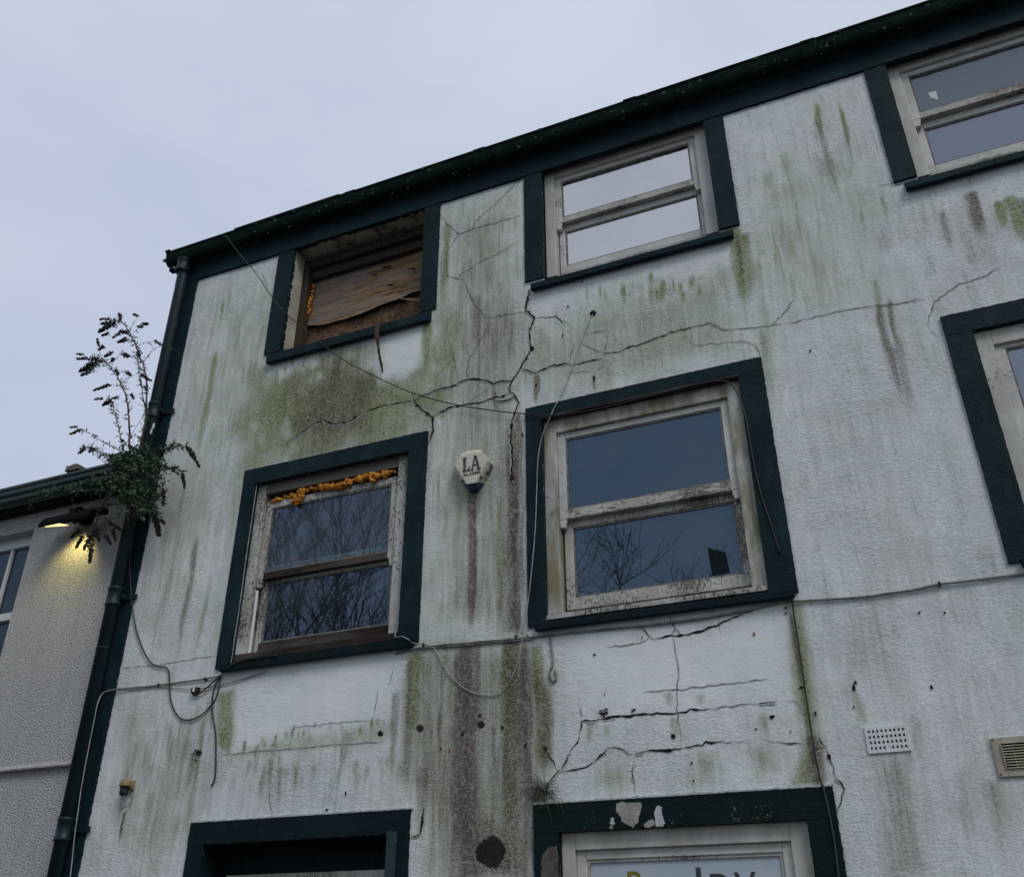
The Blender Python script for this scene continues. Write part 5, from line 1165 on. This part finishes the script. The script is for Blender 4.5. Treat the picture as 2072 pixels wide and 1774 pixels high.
PN = [((244, 640), (240, 634), .022, 40), ((225, 645), (202, 646), .016, 60), ((236, 650), (199, 672), .034, 240), ((228, 652), (204, 655), .02, 90), ((221, 675), (205, 679), .014, 50), ((250, 668), (228, 684), .016, 70), ((256, 686), (238, 693), .017, 70), ((262, 670), (248, 674), .02, 60),
      ((243, 652), (243, 636), .014, 40), ((280, 640), (270, 636), .018, 40), ((286, 656), (300, 655), .016, 60), ((280, 660), (288, 662), .014, 30), ((312, 690), (327, 698), .012, 40), ((350, 706), (361, 718), .012, 45), ((246, 715), (262, 721), .020, 70), ((283, 712), (280, 722), .02, 50), ((228, 712), (212, 722), .018, 70),
      ((210, 700), (200, 708), .018, 60), ((200, 700), (196, 684), .009, 30), ((206, 726), (160, 752), .046, 330), ((200, 725), (155, 726), .022, 110), ((172, 717), (154, 716), .012, 30), ((190, 745), (163, 760), .026, 130), ((225, 730), (230, 726), .018, 40), ((253, 752), (266, 759), .016, 50), ((232, 745), (240, 758), .012, 40),
      ((222, 779), (189, 790), .014, 110), ((226, 808), (208, 820), .026, 140), ((208, 806), (191, 808), .010, 40), ((240, 803), (228, 806), .014, 40), ((266, 796), (270, 806), .013, 40), ((286, 758), (305, 770), .014, 70), ((168, 868), (142, 878), .012, 60), ((156, 863), (142, 864), .008, 25), ((172, 905), (158, 918), .018, 60), ((190, 905), (180, 915), .02, 40),
      ((380, 904), (403, 944), .019, 170), ((369, 957), (373, 987), .014, 90), ((330, 988), (332, 1014), .02, 110), ((313, 1046), (324, 1084), .028, 220), ((316, 1046), (318, 1084), .02, 90), ((326, 905), (328, 935), .022, 90), ((325, 1050), (334, 1060), .01, 30),
      ((186, 1075), (182, 1139), .029, 300), ((190, 1078), (170, 1106), .018, 90), ((163, 1072), (143, 1087), .018, 110), ((168, 1084), (154, 1108), .016, 100), ((195, 1068), (200, 1095), .016, 60), ((216, 1053), (250, 1075), .014, 110), ((227, 1068), (234, 1094), .013, 70), ((212, 1082), (224, 1101), .014, 80), ((176, 1092), (170, 1112), .012, 50), ((150, 1035), (135, 1050), .03, 90), ((165, 1040), (150, 1060), .03, 90), ((66, 1015), (58, 1032), .02, 50), ((150, 1005), (148, 985), .02, 60)]
for (a, c, r, n) in PN:
    a_, c_ = at(a[0], a[1], -.20), at(c[0], c[1], -.21 if a[1] < 1040 else -.15)
    if a[1] > 1040: a_ = at(a[0], a[1], -.16)
    panicle(a_, c_, r, int(n*1.45))
obj('stems', st, M['stem'], shrub); lfo = obj('foliage', lf, M['leaf'], shrub); obj('flower_spikes', fl, M['seed'], shrub)
# grass tuft in the crack
gt = MB(); c0 = at(1099, 1603, 0)
for i in range(190):
    a = rs.uniform(0, 6.28); L = rs.uniform(.05, .15)*(.6 if rs.random() < .5 else 1); d = Vector((math.cos(a), -abs(rs.gauss(.5, .4)), math.sin(a)*.8+.25)).normalized(); p = Vector(c0)+Vector((rs.gauss(0, .018), .004, rs.gauss(0, .016)))
    pts = [p, p+d*L*.55, p+d*L*.85+Vector((0, 0, -L*.18)), p+d*L+Vector((0, 0, -L*.42))]; w = Vector((rs.uniform(-1, 1), 0, rs.uniform(-1, 1))).normalized()*.0016
    v = []
    for q, k in zip(pts, (1, 1, .7, .1)): v += [q-w*k, q+w*k]
    gt.add(v, [(0, 1, 3, 2), (2, 3, 5, 4), (4, 5, 7, 6)])
tag(obj('grass_tuft', gt, M['grassm'], loc=c0), 'small tuft of grass rooted in the crack above the ground floor lintel', 'plant')

# ------------------------------------------------------------------ what the windows mirror: ground, bank and bare trees
b = MB(); b.add([(-400, -400, -.0), (400, -400, 0), (400, 400, 0), (-400, 400, 0)], [(0, 1, 2, 3)]); tag(obj('ground', b, M['asphalt']), kind='structure')
b = MB(); nb_ = 60; vs = []
for i in range(nb_+1):
    x = -90+i*3.0; h = 4.4+1.6*math.sin(i*.37)+1.2*math.sin(i*.91+1)
    vs += [(x, -26, -.05), (x, -30, h*.7), (x, -38, h), (x, -60, h*1.2)]
b.add(vs, [(i*4+k, i*4+4+k, i*4+5+k, i*4+1+k) for i in range(nb_) for k in range(3)]); tag(obj('hill', b, M['bank']), kind='structure')
rt_ = random.Random(99)
def tree(base, H, label, spread=.42, levels=6, r0=.13, narrow=1.):
    tr, tw = MB(), MB()
    def grow(p, d, L, r, lev):
        n = 3; pts, rsx = [p], [r]; q = p.copy(); dd = d.copy()
        for i in range(n):
            dd = (dd+Vector((rt_.gauss(0, .14), rt_.gauss(0, .14), rt_.gauss(.05, .08)))).normalized(); q = q+dd*L/n; pts.append(q.copy()); rsx.append(max(.0055, r*(1-.38*(i+1)/n)))
        (tr if lev >= levels-1 else tw).tube(pts, rsx, 6 if lev >= levels-1 else 3, False)
        if lev == 0: return
        k = 2 if lev > 4 else rt_.choice((2, 3, 3))
        for j in range(k):
            s_ = spread*rt_.uniform(.7, 1.5); nd = (dd+Vector((rt_.gauss(0, s_)*narrow, rt_.gauss(0, s_)*narrow, rt_.uniform(-.05, .25)))).normalized(); grow(q.copy(), nd, L*rt_.uniform(.62, .84), max(.0055, r*.60), lev-1)
        for i in range(1, n):
            if rt_.random() < .75: nd = (dd+Vector((rt_.gauss(0, .8)*narrow, rt_.gauss(0, .8)*narrow, .15))).normalized(); grow(pts[i].copy(), nd, L*rt_.uniform(.4, .6), max(.0055, r*.42), max(0, lev-2))
    grow(Vector(base), Vector((rt_.gauss(0, .04), rt_.gauss(0, .04), 1)).normalized(), H*.27, r0, levels)
    t = thing('bare_tree', base, label, 'tree', 'bare trees across the yard')
    obj('trunk', tr, M['bark'], t); obj('crown', tw, M['bark'], t)
def mirror(px, py, dist):
    q = at(px, py, dist); return (q[0], -dist, 0.), q[2]
for px, py, dist, nr, lab in ((545, 1060, 17., .9, 'thin bare tree mirrored along the edge of the orange foamed window'), (600, 1020, 21., .8, 'far bare tree mirrored behind the others in the orange foamed window'), (634, 1030, 15., .7, 'slender bare tree mirrored in the foamed window, tall and close to its edge'), (690, 1000, 17., .7, 'tallest bare tree mirrored in the middle of the foamed window'), (775, 1020, 15.5, .6, 'narrow bare tree mirrored in the foamed window beside the alarm box'), (560, 1090, 13., 1., 'spreading bare tree mirrored low in the foamed window near the downpipe'),
                              (735, 1110, 14., 1., 'low wide bare tree mirrored in the lower pane of the foamed window'), (1095, 1085, 12., 1.5, 'bare tree mirrored in the lower corner of the big blue-glass window')):
    base, h = mirror(px, py, dist); tree(base, max(4., h)*(1.25 if px < 1000 else 1.2), lab, narrow=nr)

# ------------------------------------------------------------------ sky, sun, view
EL, AZ = math.radians(46), math.radians(132)
w = bpy.data.worlds.new('World'); SC.world = w; w.use_nodes = True; n = NT(w.node_tree)
for x in list(w.node_tree.nodes): w.node_tree.nodes.remove(x)
sky = n.new('ShaderNodeTexSky', _sky_type='NISHITA'); sky.sun_disc = False; sky.sun_elevation = EL; sky.sun_rotation = AZ; sky.altitude = 50; sky.air_density = 1.6; sky.dust_density = 3.
b1 = n.new('ShaderNodeBackground', Color=sky.outputs[0], Strength=.07).outputs[0]
g = n.new('ShaderNodeTexCoord').outputs['Generated']
cl = n.ss(n.noise(n.map(g, (1.5, 1.5, 2.8)), 1.5, 5, .5, .3), .28, .74)
cc = n.mix(cl, (.545, .61, .775), (.70, .745, .885))
sp = n.sep(g)
cc = n.mix(n.ss(sp[1], .15, -.75), cc, (.47, .54, .61))        # the side of the sky behind the viewer is darker, late in the day
b2 = n.new('ShaderNodeBackground', Color=cc, Strength=1.0).outputs[0]
s_ = n.new('ShaderNodeMixShader', i0=.86, i1=b1, i2=b2).outputs[0]
o = n.new('ShaderNodeOutputWorld'); w.node_tree.links.new(s_, o.inputs[0])
sl = bpy.data.lights.new('sun', 'SUN'); sl.energy = 1.15; sl.angle = math.radians(22); sl.color = (1, .97, .93)
so = bpy.data.objects.new('sun', sl); COL.objects.link(so)
sd = Vector((math.sin(AZ)*math.cos(EL), math.cos(AZ)*math.cos(EL), math.sin(EL)))
so.rotation_euler = (-sd).to_track_quat('-Z', 'Y').to_euler()
SC.view_settings.view_transform = 'Standard'; SC.view_settings.look = 'None'; SC.view_settings.exposure = 0; SC.view_settings.gamma = 1
SC.render.engine = 'CYCLES'
SC.cycles.max_bounces = 8; SC.cycles.transparent_max_bounces = 12
SC.cycles.use_denoising = True
